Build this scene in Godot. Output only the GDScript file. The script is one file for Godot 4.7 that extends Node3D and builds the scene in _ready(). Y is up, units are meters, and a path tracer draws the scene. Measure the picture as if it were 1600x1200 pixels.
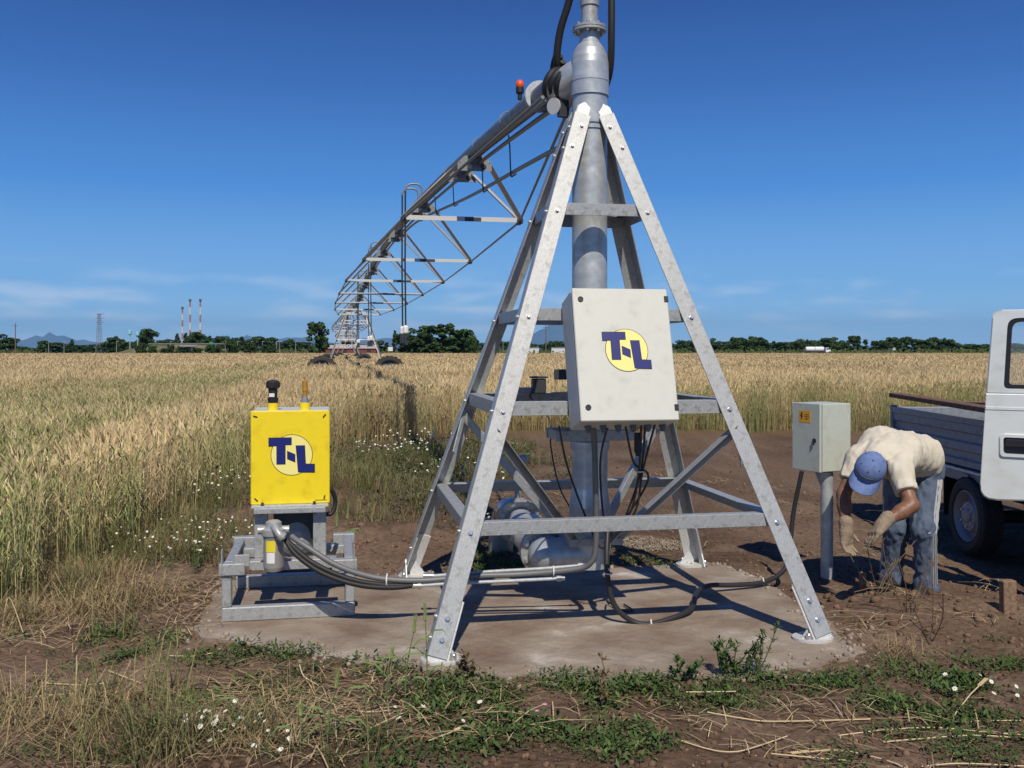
extends Node3D

const FOCAL := 1500.0     # the lens, in pixels of the 1600 px wide photograph
const EYE := 1.6
var M := {}
var rng := RandomNumberGenerator.new()
var bump := FastNoiseLite.new()
var broad := FastNoiseLite.new()
var patch := FastNoiseLite.new()

func _ready():
	rng.seed = 20240
	bump.seed = 3; bump.frequency = 0.16; bump.fractal_octaves = 4
	patch.seed = 9; patch.frequency = 0.25; patch.fractal_octaves = 3
	make_view()
	make_materials()
	make_ground()
	make_tower()
	make_swivel()
	make_spans()
	make_far()
	make_control_box()
	make_power_unit()
	make_hoses()
	make_inlet()
	make_post_box()
	make_truck()
	make_stakes()
	make_person()
	make_wheat()
	make_ground_cover()
	make_small_plants()
	make_straws()
	make_green_wheat()

# ------------------------------------------------------------ naming and describing
func numbered(parent: Node, called: String) -> String:
	if not parent.has_node(NodePath(called)):
		return called
	var k := 1
	while parent.has_node(NodePath("%s_%03d" % [called, k])):
		k += 1
	return "%s_%03d" % [called, k]

func tag(o: Node, label := "", category := "", group := "", kind := "") -> Node:
	if label: o.set_meta("label", label)
	if category: o.set_meta("category", category)
	if group: o.set_meta("group", group)
	if kind: o.set_meta("kind", kind)
	return o

func thing(called: String, label: String, category: String, at := Vector3.ZERO, turn := 0.0, group := "") -> Node3D:
	var o := Node3D.new()
	o.name = numbered(self, called)
	add_child(o, true)
	o.position = at
	o.rotation.y = turn
	tag(o, label, category, group)
	return o

func part(called: String, mb: MB, mat: Material, parent: Node = self) -> MeshInstance3D:
	return put(called, mb.mesh(), mat, parent)

func put(called: String, mesh: Mesh, mat: Material, parent: Node = self) -> MeshInstance3D:
	var o := MeshInstance3D.new()
	o.mesh = mesh
	o.material_override = mat
	o.name = numbered(parent, called)
	parent.add_child(o, true)
	return o

func copy(o: Node3D, label: String) -> Node3D:
	var c: Node3D = o.duplicate()
	var base := String(o.name)
	c.name = numbered(self, base)
	add_child(c, true)
	c.set_meta("label", label)
	return c

func ordinal(n: int) -> String:
	var ones := ["", "first", "second", "third", "fourth", "fifth", "sixth", "seventh", "eighth", "ninth", "tenth", "eleventh", "twelfth", "thirteenth", "fourteenth", "fifteenth", "sixteenth", "seventeenth", "eighteenth", "nineteenth"]
	if n < 20: return ones[n]
	var tens := ["", "", "twenty", "thirty", "forty", "fifty"]
	if n % 10 == 0: return ["", "", "twentieth", "thirtieth", "fortieth", "fiftieth"][n / 10]
	return tens[n / 10] + "-" + ones[n % 10]

# a spot of the photograph, at a distance in metres along the view, as a point of the place
func at(px: float, py: float, d: float) -> Vector3:
	return Vector3((px - 800.0) / FOCAL * d, EYE - (py - 548.0) / FOCAL * d, -d)

func on_ground(px: float, py: float) -> Vector2:   # (x, distance)
	var d := EYE * FOCAL / (py - 548.0)
	return Vector2((px - 800.0) / FOCAL * d, d)

# ------------------------------------------------------------ mesh builder
class MB:
	var v := PackedVector3Array()
	var n := PackedVector3Array()
	var c := PackedColorArray()
	var uv := PackedVector2Array()
	var tint := Color(1, 1, 1)
	func tri3(a: Vector3, b: Vector3, d: Vector3, na: Vector3, nb: Vector3, nd: Vector3, ca := tint, cb := tint, cd := tint):
		if (b - a).cross(d - a).dot(na + nb + nd) > 0.0:
			v.append_array([a, d, b]); n.append_array([na, nd, nb]); c.append_array([ca, cd, cb])
		else:
			v.append_array([a, b, d]); n.append_array([na, nb, nd]); c.append_array([ca, cb, cd])
	func tri(a: Vector3, b: Vector3, d: Vector3, out: Vector3):
		tri3(a, b, d, out, out, out)
	func quad(a: Vector3, b: Vector3, d: Vector3, e: Vector3, out: Vector3):
		tri(a, b, d, out); tri(a, d, e, out)
	func flat_quad(a: Vector3, b: Vector3, d: Vector3, e: Vector3):
		var nn := (b - a).cross(e - a).normalized()
		if nn == Vector3.ZERO: nn = Vector3.UP
		tri(a, b, d, nn); tri(a, d, e, nn)
	# a prism with a rectangular section: X, Y, Z are full-length edge vectors round the centre
	func slab(o: Vector3, X: Vector3, Y: Vector3, Z: Vector3, bev := 0.0):
		var ax := [X, Y, Z]
		var l := [X.length(), Y.length(), Z.length()]
		var e := [X / max(l[0], 1e-9), Y / max(l[1], 1e-9), Z / max(l[2], 1e-9)]
		var h := [l[0] / 2, l[1] / 2, l[2] / 2]
		var b: float = min(bev, 0.45 * min(l[0], min(l[1], l[2])))
		for i in 3:
			var j := (i + 1) % 3
			var k := (i + 2) % 3
			for s in [-1.0, 1.0]:
				var nn: Vector3 = e[i] * s
				var f: Vector3 = o + e[i] * h[i] * s
				var p: Vector3 = e[j] * (h[j] - b)
				var q: Vector3 = e[k] * (h[k] - b)
				quad(f - p - q, f + p - q, f + p + q, f - p + q, nn)
		if b > 0.0:
			for i in 3:
				var j := (i + 1) % 3
				var k := (i + 2) % 3
				for sj in [-1.0, 1.0]:
					for sk in [-1.0, 1.0]:
						var r: Vector3 = e[i] * (h[i] - b)
						var p1: Vector3 = o + e[j] * h[j] * sj + e[k] * (h[k] - b) * sk
						var p2: Vector3 = o + e[j] * (h[j] - b) * sj + e[k] * h[k] * sk
						quad(p1 - r, p1 + r, p2 + r, p2 - r, (e[j] * sj + e[k] * sk).normalized())
			for sx in [-1.0, 1.0]:
				for sy in [-1.0, 1.0]:
					for sz in [-1.0, 1.0]:
						var w: Vector3 = e[0] * sx * h[0] + e[1] * sy * h[1] + e[2] * sz * h[2]
						tri(o + w - e[1] * sy * b - e[2] * sz * b, o + w - e[0] * sx * b - e[2] * sz * b, o + w - e[0] * sx * b - e[1] * sy * b, w.normalized())
	func box(o: Vector3, s: Vector3, bev := 0.0, basis := Basis.IDENTITY):
		slab(o, basis.x * s.x, basis.y * s.y, basis.z * s.z, bev)
	# a bar from a to b with section w (along dir) by t
	func bar(a: Vector3, b: Vector3, dir: Vector3, w: float, t: float, bev := 0.0):
		var ax := b - a
		var y := (dir - ax * dir.dot(ax) / ax.length_squared()).normalized()
		var z := ax.cross(y).normalized()
		slab((a + b) / 2, ax, y * w, z * t, bev)
	# angle iron: corner line a-b, one leg of width w along p, the other along q
	func angle(a: Vector3, b: Vector3, p: Vector3, q: Vector3, w: float, t: float):
		var ax := (b - a).normalized()
		var pp := (p - ax * p.dot(ax)).normalized()
		var qq := (q - ax * q.dot(ax)).normalized()
		# keep q square to p's plate so that the plates butt
		var n1 := ax.cross(pp).normalized()
		if n1.dot(qq) < 0: n1 = -n1
		slab((a + b) / 2 + pp * w / 2 + n1 * t / 2, b - a, pp * w, n1 * t, 0.0015)
		var n2 := ax.cross(qq).normalized()
		if n2.dot(pp) < 0: n2 = -n2
		slab((a + b) / 2 + qq * (w / 2 + t * 0.55) + n2 * t / 2, b - a, qq * (w - t), n2 * t, 0.0015)
	func frames(pts: Array) -> Array:
		var out := []
		var up := Vector3.UP
		for i in pts.size():
			var t: Vector3 = (pts[min(i + 1, pts.size() - 1)] - pts[max(i - 1, 0)]).normalized()
			if i == 0:
				if abs(t.dot(up)) > 0.9: up = Vector3.RIGHT
			var x := (up - t * up.dot(t)).normalized()
			up = x
			out.append([x, t.cross(x).normalized(), t])
		return out
	func tube(pts: Array, radii, sides := 10, caps := true):
		var fr := frames(pts)
		var ring := []
		for i in pts.size():
			var r: float = radii if not (radii is Array) else radii[i]
			var one := []
			for k in sides:
				var a := TAU * k / sides
				var dirn: Vector3 = fr[i][0] * cos(a) + fr[i][1] * sin(a)
				one.append([pts[i] + dirn * r, dirn])
			ring.append(one)
		for i in pts.size() - 1:
			for k in sides:
				var k2 := (k + 1) % sides
				var A = ring[i][k]; var B = ring[i][k2]; var C = ring[i + 1][k2]; var D = ring[i + 1][k]
				tri3(A[0], B[0], C[0], A[1], B[1], C[1]); tri3(A[0], C[0], D[0], A[1], C[1], D[1])
		if caps:
			for e in [0, pts.size() - 1]:
				var nn: Vector3 = fr[e][2] * (-1.0 if e == 0 else 1.0)
				for k in sides:
					tri(pts[e], ring[e][k][0], ring[e][(k + 1) % sides][0], nn)
	func rod(a: Vector3, b: Vector3, r: float, sides := 8):
		tube([a, b], r, sides)
	# lathe round axis through o along dir; prof = [[along, radius], ...]; hard edges where a point repeats
	func lathe(o: Vector3, dir: Vector3, prof: Array, sides := 24, from := 0.0, to := TAU):
		var z := dir.normalized()
		var x := (Vector3.UP if abs(z.y) < 0.9 else Vector3.RIGHT).cross(z).normalized()
		var y := z.cross(x)
		for i in prof.size() - 1:
			var p = prof[i]; var q = prof[i + 1]
			var dz: float = q[0] - p[0]; var dr: float = q[1] - p[1]
			if abs(dz) < 1e-7 and abs(dr) < 1e-7: continue
			var nz := -dr; var nr := dz
			var ln := sqrt(nz * nz + nr * nr); nz /= ln; nr /= ln
			for k in sides:
				var a := from + (to - from) * k / sides; var b := from + (to - from) * (k + 1) / sides
				var da := x * cos(a) + y * sin(a); var db := x * cos(b) + y * sin(b)
				var A: Vector3 = o + z * p[0] + da * p[1]; var B: Vector3 = o + z * p[0] + db * p[1]
				var C: Vector3 = o + z * q[0] + db * q[1]; var D: Vector3 = o + z * q[0] + da * q[1]
				var na := (z * nz + da * nr).normalized(); var nb := (z * nz + db * nr).normalized()
				if p[1] > 1e-6: tri3(A, B, C, na, nb, nb)
				if q[1] > 1e-6: tri3(A, C, D, na, nb, na)
	func ball(o: Vector3, r: Vector3, rings := 8, sides := 12):
		for i in rings:
			var t0 := PI * i / rings - PI / 2; var t1 := PI * (i + 1) / rings - PI / 2
			for k in sides:
				var a0 := TAU * k / sides; var a1 := TAU * (k + 1) / sides
				var P := []
				for ta in [[t0, a0], [t0, a1], [t1, a1], [t1, a0]]:
					P.append(Vector3(cos(ta[0]) * cos(ta[1]), sin(ta[0]), cos(ta[0]) * sin(ta[1])))
				var N := []
				for p in P: N.append((p / r).normalized())
				tri3(o + P[0] * r, o + P[1] * r, o + P[2] * r, N[0], N[1], N[2])
				tri3(o + P[0] * r, o + P[2] * r, o + P[3] * r, N[0], N[2], N[3])
	# a flat polygon (2-D points) standing in the plane X, Y at o, with thickness t towards N
	func sheet(poly: PackedVector2Array, o: Vector3, X: Vector3, Y: Vector3, t: float):
		var N := X.cross(Y).normalized()
		var f := func(p: Vector2, k: float) -> Vector3: return o + X * p.x + Y * p.y + N * k
		var id := Geometry2D.triangulate_polygon(poly)
		for i in range(0, id.size(), 3):
			tri(f.call(poly[id[i]], t), f.call(poly[id[i + 1]], t), f.call(poly[id[i + 2]], t), N)
			if t > 0.003: tri(f.call(poly[id[i]], 0.0), f.call(poly[id[i + 1]], 0.0), f.call(poly[id[i + 2]], 0.0), -N)
		var area := 0.0
		for i in poly.size():
			area += poly[i].cross(poly[(i + 1) % poly.size()])
		for i in poly.size():
			var a := poly[i]; var b := poly[(i + 1) % poly.size()]
			var e := (b - a).normalized()
			var o2: Vector2 = Vector2(e.y, -e.x) * sign(area)
			quad(f.call(a, 0.0), f.call(b, 0.0), f.call(b, t), f.call(a, t), (X * o2.x + Y * o2.y).normalized())
	# a ring between two loops of equally many points
	func ring_plate(outer: Array, inner: Array, N: Vector3, t: float, bev := 0.0):
		var m := outer.size()
		for i in m:
			var j := (i + 1) % m
			var a: Vector3 = outer[i]; var b: Vector3 = outer[j]; var p: Vector3 = inner[i]; var q: Vector3 = inner[j]
			var sa := (p - a).normalized() * bev; var sb := (q - b).normalized() * bev
			quad(a + sa + N * t, b + sb + N * t, q + N * t, p + N * t, N)
			quad(a, b, q, p, -N)
			var no := ((a + b) / 2 - (p + q) / 2).normalized()
			quad(a, b, b + N * (t - bev), a + N * (t - bev), no)
			if bev > 0: quad(a + N * (t - bev), b + N * (t - bev), b + sb + N * t, a + sa + N * t, (no + N).normalized())
			quad(p, q, q + N * t, p + N * t, -no)
	func mesh() -> ArrayMesh:
		var a := []
		a.resize(Mesh.ARRAY_MAX)
		a[Mesh.ARRAY_VERTEX] = v; a[Mesh.ARRAY_NORMAL] = n; a[Mesh.ARRAY_COLOR] = c
		if uv.size() == v.size() and uv.size() > 0: a[Mesh.ARRAY_TEX_UV] = uv
		var m := ArrayMesh.new()
		m.add_surface_from_arrays(Mesh.PRIMITIVE_TRIANGLES, a)
		return m

func curve(pts: Array, n := 12) -> Array:    # smooth line through the points
	var out := []
	for i in pts.size() - 1:
		var p0: Vector3 = pts[max(i - 1, 0)]; var p1: Vector3 = pts[i]; var p2: Vector3 = pts[i + 1]; var p3: Vector3 = pts[min(i + 2, pts.size() - 1)]
		for k in n:
			out.append(p1.cubic_interpolate(p2, p0, p3, float(k) / n))
	out.append(pts[-1])
	return out

# ------------------------------------------------------------ materials
func lin(r: float, g: float, b: float) -> Color:
	return Color(r, g, b).linear_to_srgb()

func noise_tex(seed_: int, freq: float, stops: Array, kind := FastNoiseLite.TYPE_SIMPLEX_SMOOTH, size := 512, octaves := 5) -> NoiseTexture2D:
	var f := FastNoiseLite.new()
	f.seed = seed_; f.frequency = freq; f.noise_type = kind; f.fractal_octaves = octaves
	if kind == FastNoiseLite.TYPE_CELLULAR: f.cellular_return_type = FastNoiseLite.RETURN_CELL_VALUE; f.fractal_type = FastNoiseLite.FRACTAL_NONE
	var t := NoiseTexture2D.new()
	t.width = size; t.height = size; t.seamless = true; t.noise = f
	if stops:
		var g := Gradient.new()
		var off := PackedFloat32Array(); var col := PackedColorArray()
		for s in stops:
			off.append(s[0]); col.append(s[1])
		g.offsets = off; g.colors = col
		t.color_ramp = g
	return t

func normal_tex(seed_: int, freq: float, strength: float, size := 512, kind := FastNoiseLite.TYPE_SIMPLEX_SMOOTH) -> NoiseTexture2D:
	var t := noise_tex(seed_, freq, [], kind, size)
	t.as_normal_map = true; t.bump_strength = strength
	return t

func mat(called: String, col: Color, rough := 0.6, metal := 0.0) -> StandardMaterial3D:
	var m := StandardMaterial3D.new()
	m.resource_name = called; m.albedo_color = col; m.roughness = rough; m.metallic = metal
	M[called] = m
	return m

func tri_tex(m: StandardMaterial3D, tex: Texture2D, scale: float, nrm: Texture2D = null, depth := 1.0, world := false):
	m.uv1_triplanar = true
	m.uv1_world_triplanar = world
	m.uv1_scale = Vector3.ONE * scale
	if tex: m.albedo_texture = tex
	if nrm:
		m.normal_enabled = true; m.normal_texture = nrm; m.normal_scale = depth

func plant(called: String, thru := 0.35) -> StandardMaterial3D:
	var m := mat(called, Color.WHITE, 0.75)
	m.vertex_color_use_as_albedo = true
	m.backlight = Color(thru, thru, thru * 0.7)
	m.metallic_specular = 0.2
	m.cull_mode = BaseMaterial3D.CULL_DISABLED
	return m

func make_materials():
	var g := func(x: float) -> Color: return lin(x, x, x)
	var m := mat("galvanised", Color.WHITE, 0.5, 0.3)
	tri_tex(m, noise_tex(11, 0.05, [[0.0, lin(.35, .37, .38)], [0.35, lin(.39, .41, .42)], [0.7, lin(.415, .435, .445)], [1.0, lin(.465, .48, .485)]], FastNoiseLite.TYPE_CELLULAR), 6.0, normal_tex(3, 0.02, 2.0), 0.15)
	m.detail_enabled = true
	m.detail_blend_mode = BaseMaterial3D.BLEND_MODE_MUL
	m.detail_albedo = noise_tex(31, 0.006, [[0.0, lin(.66, .63, .58)], [0.3, lin(.93, .93, .92)], [0.6, Color.WHITE], [1.0, lin(.86, .87, .88)]], FastNoiseLite.TYPE_SIMPLEX_SMOOTH)
	m.roughness_texture = noise_tex(32, 0.012, [[0.0, g.call(.65)], [1.0, Color.WHITE]])
	m = mat("galvanised_pipe", Color.WHITE, 0.42, 0.45)
	tri_tex(m, noise_tex(12, 0.012, [[0.0, lin(.36, .40, .42)], [0.4, lin(.46, .50, .52)], [0.62, lin(.52, .555, .57)], [1.0, lin(.70, .72, .72)]]), 1.7, normal_tex(4, 0.01, 4.0), 0.3)
	m = mat("galvanised_dull", Color.WHITE, 0.6, 0.25)
	tri_tex(m, noise_tex(13, 0.02, [[0.0, lin(.32, .35, .38)], [0.5, lin(.44, .48, .51)], [1.0, lin(.54, .57, .59)]]), 2.3)
	m = mat("zinc_foot", Color.WHITE, 0.5, 0.2)
	tri_tex(m, noise_tex(15, 0.03, [[0.0, lin(.25, .22, .19)], [0.3, lin(.55, .56, .56)], [1.0, lin(.72, .73, .73)]]), 5.0)
	mat("bolt_steel", lin(.62, .63, .62), 0.3, 0.8)
	mat("span_steel", lin(.25, .265, .275), 0.5, 0.4)
	m = mat("span_pipe_steel", Color.WHITE, 0.5, 0.4)
	tri_tex(m, noise_tex(16, 0.02, [[0.0, lin(.13, .115, .10)], [0.45, lin(.20, .20, .20)], [1.0, lin(.28, .29, .295)]]), 1.0)
	mat("span_bright", lin(.6, .6, .58), 0.5, 0.2)
	mat("dark_steel", lin(.06, .065, .075), 0.5, 0.4)
	m = mat("grey_paint", lin(.60, .615, .56), 0.42)
	tri_tex(m, noise_tex(17, 0.01, [[0.0, lin(.86, .85, .82)], [0.25, lin(.96, .96, .955)], [0.5, Color.WHITE], [1.0, lin(.95, .95, .94)]]), 1.2, normal_tex(5, 0.05, 1.0), 0.05)
	m = mat("grey_paint_green", lin(.50, .54, .48), 0.45)
	tri_tex(m, noise_tex(18, 0.01, [[0.0, lin(.85, .85, .83)], [0.5, Color.WHITE], [1.0, lin(.93, .93, .92)]]), 1.4)
	m = mat("yellow_paint", lin(.87, .68, .015), 0.35)
	tri_tex(m, noise_tex(19, 0.01, [[0.0, lin(.82, .80, .76)], [0.25, lin(.95, .94, .93)], [0.5, Color.WHITE], [1.0, lin(.95, .95, .95)]]), 1.2)
	m.clearcoat_enabled = true; m.clearcoat = 0.3; m.clearcoat_roughness = 0.3
	mat("logo_yellow", lin(.88, .80, .27), 0.4)
	mat("logo_blue", lin(.012, .018, .16), 0.4)
	mat("logo_black", lin(.02, .02, .025), 0.5)
	m = mat("rubber", lin(.014, .014, .016), 0.6)
	m = mat("rubber_dull", Color.WHITE, 0.75)
	tri_tex(m, noise_tex(20, 0.02, [[0.0, lin(.02, .02, .02)], [0.6, lin(.035, .033, .03)], [1.0, lin(.09, .075, .06)]]), 3.0)
	mat("conduit_grey", lin(.15, .155, .165), 0.5, 0.1)
	mat("cable_black", lin(.025, .025, .028), 0.5)
	mat("zip_tie", lin(.6, .6, .58), 0.6)
	mat("brass", lin(.50, .27, .05), 0.45, 0.3)
	mat("orange_dome", lin(.85, .10, .015), 0.3)
	mat("red_plastic", lin(.35, .02, .02), 0.4)
	mat("white_print", lin(.75, .75, .74), 0.5)
	mat("stripe_cloth", lin(.46, .48, .50), 0.9)
	mat("pink_print", lin(.6, .25, .35), 0.5)
	mat("label_yellow", lin(.75, .62, .03), 0.5)
	mat("label_orange", lin(.75, .36, .02), 0.5)
	mat("label_green", lin(.05, .5, .1), 0.5)
	m = mat("filter_grey", lin(.30, .30, .29), 0.45, 0.2)
	m = mat("white_car_paint", lin(.70, .76, .77), 0.28)
	m.clearcoat_enabled = true; m.clearcoat = 0.5; m.clearcoat_roughness = 0.08
	tri_tex(m, noise_tex(21, 0.012, [[0.0, lin(.74, .70, .64)], [0.3, lin(.93, .92, .9)], [0.55, Color.WHITE], [1.0, Color.WHITE]]), 0.8)
	m = mat("bed_paint", Color.WHITE, 0.4, 0.1)
	tri_tex(m, noise_tex(22, 0.015, [[0.0, lin(.15, .155, .16)], [0.4, lin(.235, .265, .305)], [1.0, lin(.28, .315, .36)]]), 1.5)
	mat("black_trim", lin(.02, .018, .025), 0.4)
	mat("truck_frame", lin(.02, .02, .02), 0.7)
	mat("rim_steel", lin(.30, .31, .32), 0.45, 0.3)
	m = mat("glass", Color(0.75, 0.8, 0.82, 0.12), 0.02)
	m.transparency = BaseMaterial3D.TRANSPARENCY_ALPHA
	m = mat("old_wood", Color.WHITE, 0.85)
	tri_tex(m, noise_tex(23, 0.02, [[0.0, lin(.06, .035, .022)], [0.5, lin(.16, .085, .05)], [1.0, lin(.26, .15, .09)]]), 2.2, normal_tex(8, 0.03, 6.0), 0.5)
	m = mat("stake_wood", Color.WHITE, 0.85)
	tri_tex(m, noise_tex(24, 0.02, [[0.0, lin(.12, .075, .05)], [0.5, lin(.22, .14, .09)], [1.0, lin(.30, .20, .13)]]), 3.0, normal_tex(9, 0.03, 6.0), 0.5)
	m = mat("concrete", Color.WHITE, 0.9)
	tri_tex(m, noise_tex(25, 0.004, [[0.0, lin(.16, .11, .075)], [0.3, lin(.23, .175, .13)], [0.55, lin(.28, .23, .178)], [0.75, lin(.32, .27, .215)], [1.0, lin(.55, .52, .48)]], FastNoiseLite.TYPE_SIMPLEX_SMOOTH, 1024, 6), 0.35, normal_tex(10, 0.03, 5.0), 0.5, true)
	m.detail_enabled = true
	m.detail_blend_mode = BaseMaterial3D.BLEND_MODE_MUL
	m.detail_uv_layer = BaseMaterial3D.DETAIL_UV_1
	m.detail_albedo = noise_tex(33, 0.09, [[0.0, lin(.6, .56, .52)], [0.3, lin(.95, .95, .95)], [1.0, lin(1, 1, 1)]], FastNoiseLite.TYPE_SIMPLEX_SMOOTH, 1024, 3)
	m = mat("soil", Color.WHITE, 0.95)
	m.vertex_color_use_as_albedo = true
	m.metallic_specular = 0.15
	tri_tex(m, noise_tex(26, 0.02, [[0.0, lin(.42, .40, .38)], [0.35, lin(.8, .79, .78)], [0.6, lin(1, 1, 1)], [0.85, lin(1, 1, 1)], [1.0, lin(1, 1, .98)]], FastNoiseLite.TYPE_SIMPLEX_SMOOTH, 1024, 6), 0.8, normal_tex(14, 0.025, 10.0, 1024), 1.0, true)
	m = mat("clod", Color.WHITE, 0.95)
	m.vertex_color_use_as_albedo = true
	m.metallic_specular = 0.15
	plant("wheat", 0.3)
	plant("weed", 0.3)
	plant("straw", 0.2)
	plant("petal", 0.3)
	plant("leaf", 0.3)
	m = mat("bark", lin(.06, .045, .035), 0.9)
	m = mat("far_paint", Color.WHITE, 0.7)
	m.vertex_color_use_as_albedo = true
	m = mat("hill", Color.WHITE, 1.0)
	m.vertex_color_use_as_albedo = true
	m.metallic_specular = 0.0
	# clothes and skin
	var weave := normal_tex(41, 0.12, 2.0)
	m = mat("skin", Color.WHITE, 0.5)
	tri_tex(m, noise_tex(42, 0.02, [[0.0, lin(.15, .07, .04)], [0.5, lin(.21, .10, .06)], [1.0, lin(.27, .135, .085)]]), 4.0)
	m.subsurf_scatter_enabled = true; m.subsurf_scatter_strength = 0.08
	m = mat("shirt", Color.WHITE, 0.9)
	tri_tex(m, noise_tex(43, 0.008, [[0.0, lin(.50, .455, .35)], [0.4, lin(.58, .54, .44)], [1.0, lin(.64, .605, .51)]]), 2.0, weave, 0.25)
	m = mat("trousers", Color.WHITE, 0.85)
	tri_tex(m, noise_tex(44, 0.01, [[0.0, lin(.045, .065, .105)], [0.4, lin(.075, .105, .165)], [0.75, lin(.095, .13, .195)], [1.0, lin(.15, .17, .20)]]), 2.0, weave, 0.3)
	m = mat("glove", Color.WHITE, 0.95)
	tri_tex(m, noise_tex(45, 0.03, [[0.0, lin(.13, .095, .065)], [0.5, lin(.27, .21, .15)], [1.0, lin(.38, .31, .23)]]), 5.0, weave, 0.6)
	m = mat("cap_cloth", Color.WHITE, 0.9)
	tri_tex(m, noise_tex(46, 0.01, [[0.0, lin(.085, .135, .31)], [0.5, lin(.13, .195, .40)], [1.0, lin(.165, .23, .44)]]), 4.0, weave, 0.25)
	mat("hair", lin(.012, .01, .009), 0.6)
	m = mat("boot", lin(.03, .024, .02), 0.8)

# ------------------------------------------------------------ camera, sky, sun
func make_view():
	var cam := Camera3D.new()
	cam.name = "camera"
	cam.projection = Camera3D.PROJECTION_FRUSTUM
	cam.near = 0.05
	cam.far = 40000.0
	cam.size = 2.0 * cam.near * 600.0 / FOCAL
	cam.frustum_offset = Vector2(0, -cam.near * 52.0 / FOCAL)
	cam.position = Vector3(0, EYE, 0)
	add_child(cam)
	cam.current = true
	var e := Environment.new()
	e.background_mode = Environment.BG_SKY
	e.tonemap_mode = Environment.TONE_MAPPER_LINEAR
	e.tonemap_exposure = 1.0
	e.sdfgi_enabled = true
	e.ssao_enabled = true
	e.ssil_enabled = true
	e.fog_enabled = true
	e.fog_density = FOG
	e.fog_light_color = Color(0.60, 0.81, 1.0)
	var s := Sky.new()
	var p := PanoramaSkyMaterial.new()
	p.panorama = sky_picture()
	s.sky_material = p
	e.sky = s
	var w := WorldEnvironment.new()
	w.name = "world_environment"
	w.environment = e
	add_child(w)
	var sun := DirectionalLight3D.new()
	sun.name = "sun"
	sun.light_color = Color(1.0, 0.955, 0.88)
	sun.light_energy = 1.42
	sun.light_angular_distance = 0.53
	sun.shadow_enabled = true
	add_child(sun)
	sun.look_at_from_position(Vector3(0.13, 1.0, 0.85), Vector3.ZERO)

const FOG := 0.00004

func sky_picture() -> ImageTexture:
	var W := 2048; var H := 1024
	var img := Image.create(W, H, false, Image.FORMAT_RGBF)
	var stops := [[-90.0, Color(.20, .19, .17)], [-3.0, Color(.22, .25, .27)], [0.0, Color(.50, .86, 1.16)], [1.2, Color(.43, .78, 1.10)], [3.7, Color(.235, .54, .95)], [9.4, Color(.078, .285, .73)], [15.0, Color(.041, .155, .49)], [20.0, Color(.024, .092, .345)], [35.0, Color(.022, .08, .32)], [90.0, Color(.018, .06, .26)]]
	var f := FastNoiseLite.new(); f.seed = 7; f.frequency = 0.9; f.fractal_octaves = 6
	var f2 := FastNoiseLite.new(); f2.seed = 8; f2.frequency = 0.35; f2.fractal_octaves = 3
	for y in H:
		var el := 90.0 - (y + 0.5) / H * 180.0
		var k := 0
		while k < stops.size() - 2 and el > stops[k + 1][0]: k += 1
		var t: float = clamp((el - stops[k][0]) / (stops[k + 1][0] - stops[k][0]), 0.0, 1.0)
		var base: Color = stops[k][1].lerp(stops[k + 1][1], t)
		if el < -1.0 or el > 9.0:
			img.fill_rect(Rect2i(0, y, W, 1), base)
			continue
		var band := smoothstep(-0.6, 0.7, el) * (1.0 - smoothstep(2.2, 5.5, el))
		for x in W:
			var az := ((x + 0.5) / W - 0.5) * 360.0
			# thin streaks of far cloud along the whole horizon, thicker in some quarters
			var amount: float = f2.get_noise_3d(cos(deg_to_rad(az)) * 6.0, sin(deg_to_rad(az)) * 6.0, 0.0)
			var a := f.get_noise_3d(cos(deg_to_rad(az)) * 9.0, sin(deg_to_rad(az)) * 9.0, el * 1.1)
			var c: float = clamp((a * 1.2 + amount * 0.5 - 0.02) * 1.5, 0.0, 1.0) * band * 0.5
			# a bank of cumulus far off to the left
			var q := Vector2((az + 26.3) / 1.9, (el - 1.0) / 0.62).length()
			c = max(c, clamp((1.0 - q + f.get_noise_3d(az * 0.9, el * 2.2, 5.0) * 0.9) * 1.5, 0.0, 1.0) * 0.75)
			# and a lighter streaky one to the right
			var q2 := Vector2((az - 18.5) / 6.5, (el - 1.25) / 0.6).length()
			c = max(c, clamp((1.0 - q2 + f.get_noise_3d(az * 0.45, el * 2.4, 9.0) * 1.3) * 1.1, 0.0, 1.0) * 0.42)
			img.set_pixel(x, y, base.lerp(Color(.98, 1.04, 1.12), c))
	return ImageTexture.create_from_image(img)

# ------------------------------------------------------------ the ground
func pad_poly() -> PackedVector2Array:    # (x, distance)
	return PackedVector2Array([Vector2(-1.80, 5.45), Vector2(-1.45, 5.20), Vector2(-.9, 4.98), Vector2(-.4, 4.80), Vector2(.1, 4.70), Vector2(.7, 4.66), Vector2(1.2, 4.72), Vector2(1.55, 4.88), Vector2(1.86, 5.10), Vector2(1.88, 5.5), Vector2(1.82, 6.2), Vector2(1.72, 6.85), Vector2(1.55, 7.25), Vector2(.9, 7.12), Vector2(.2, 7.0), Vector2(-.6, 6.88), Vector2(-1.3, 6.8), Vector2(-2.02, 6.72), Vector2(-1.92, 6.1)])

var pad := pad_poly()

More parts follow.
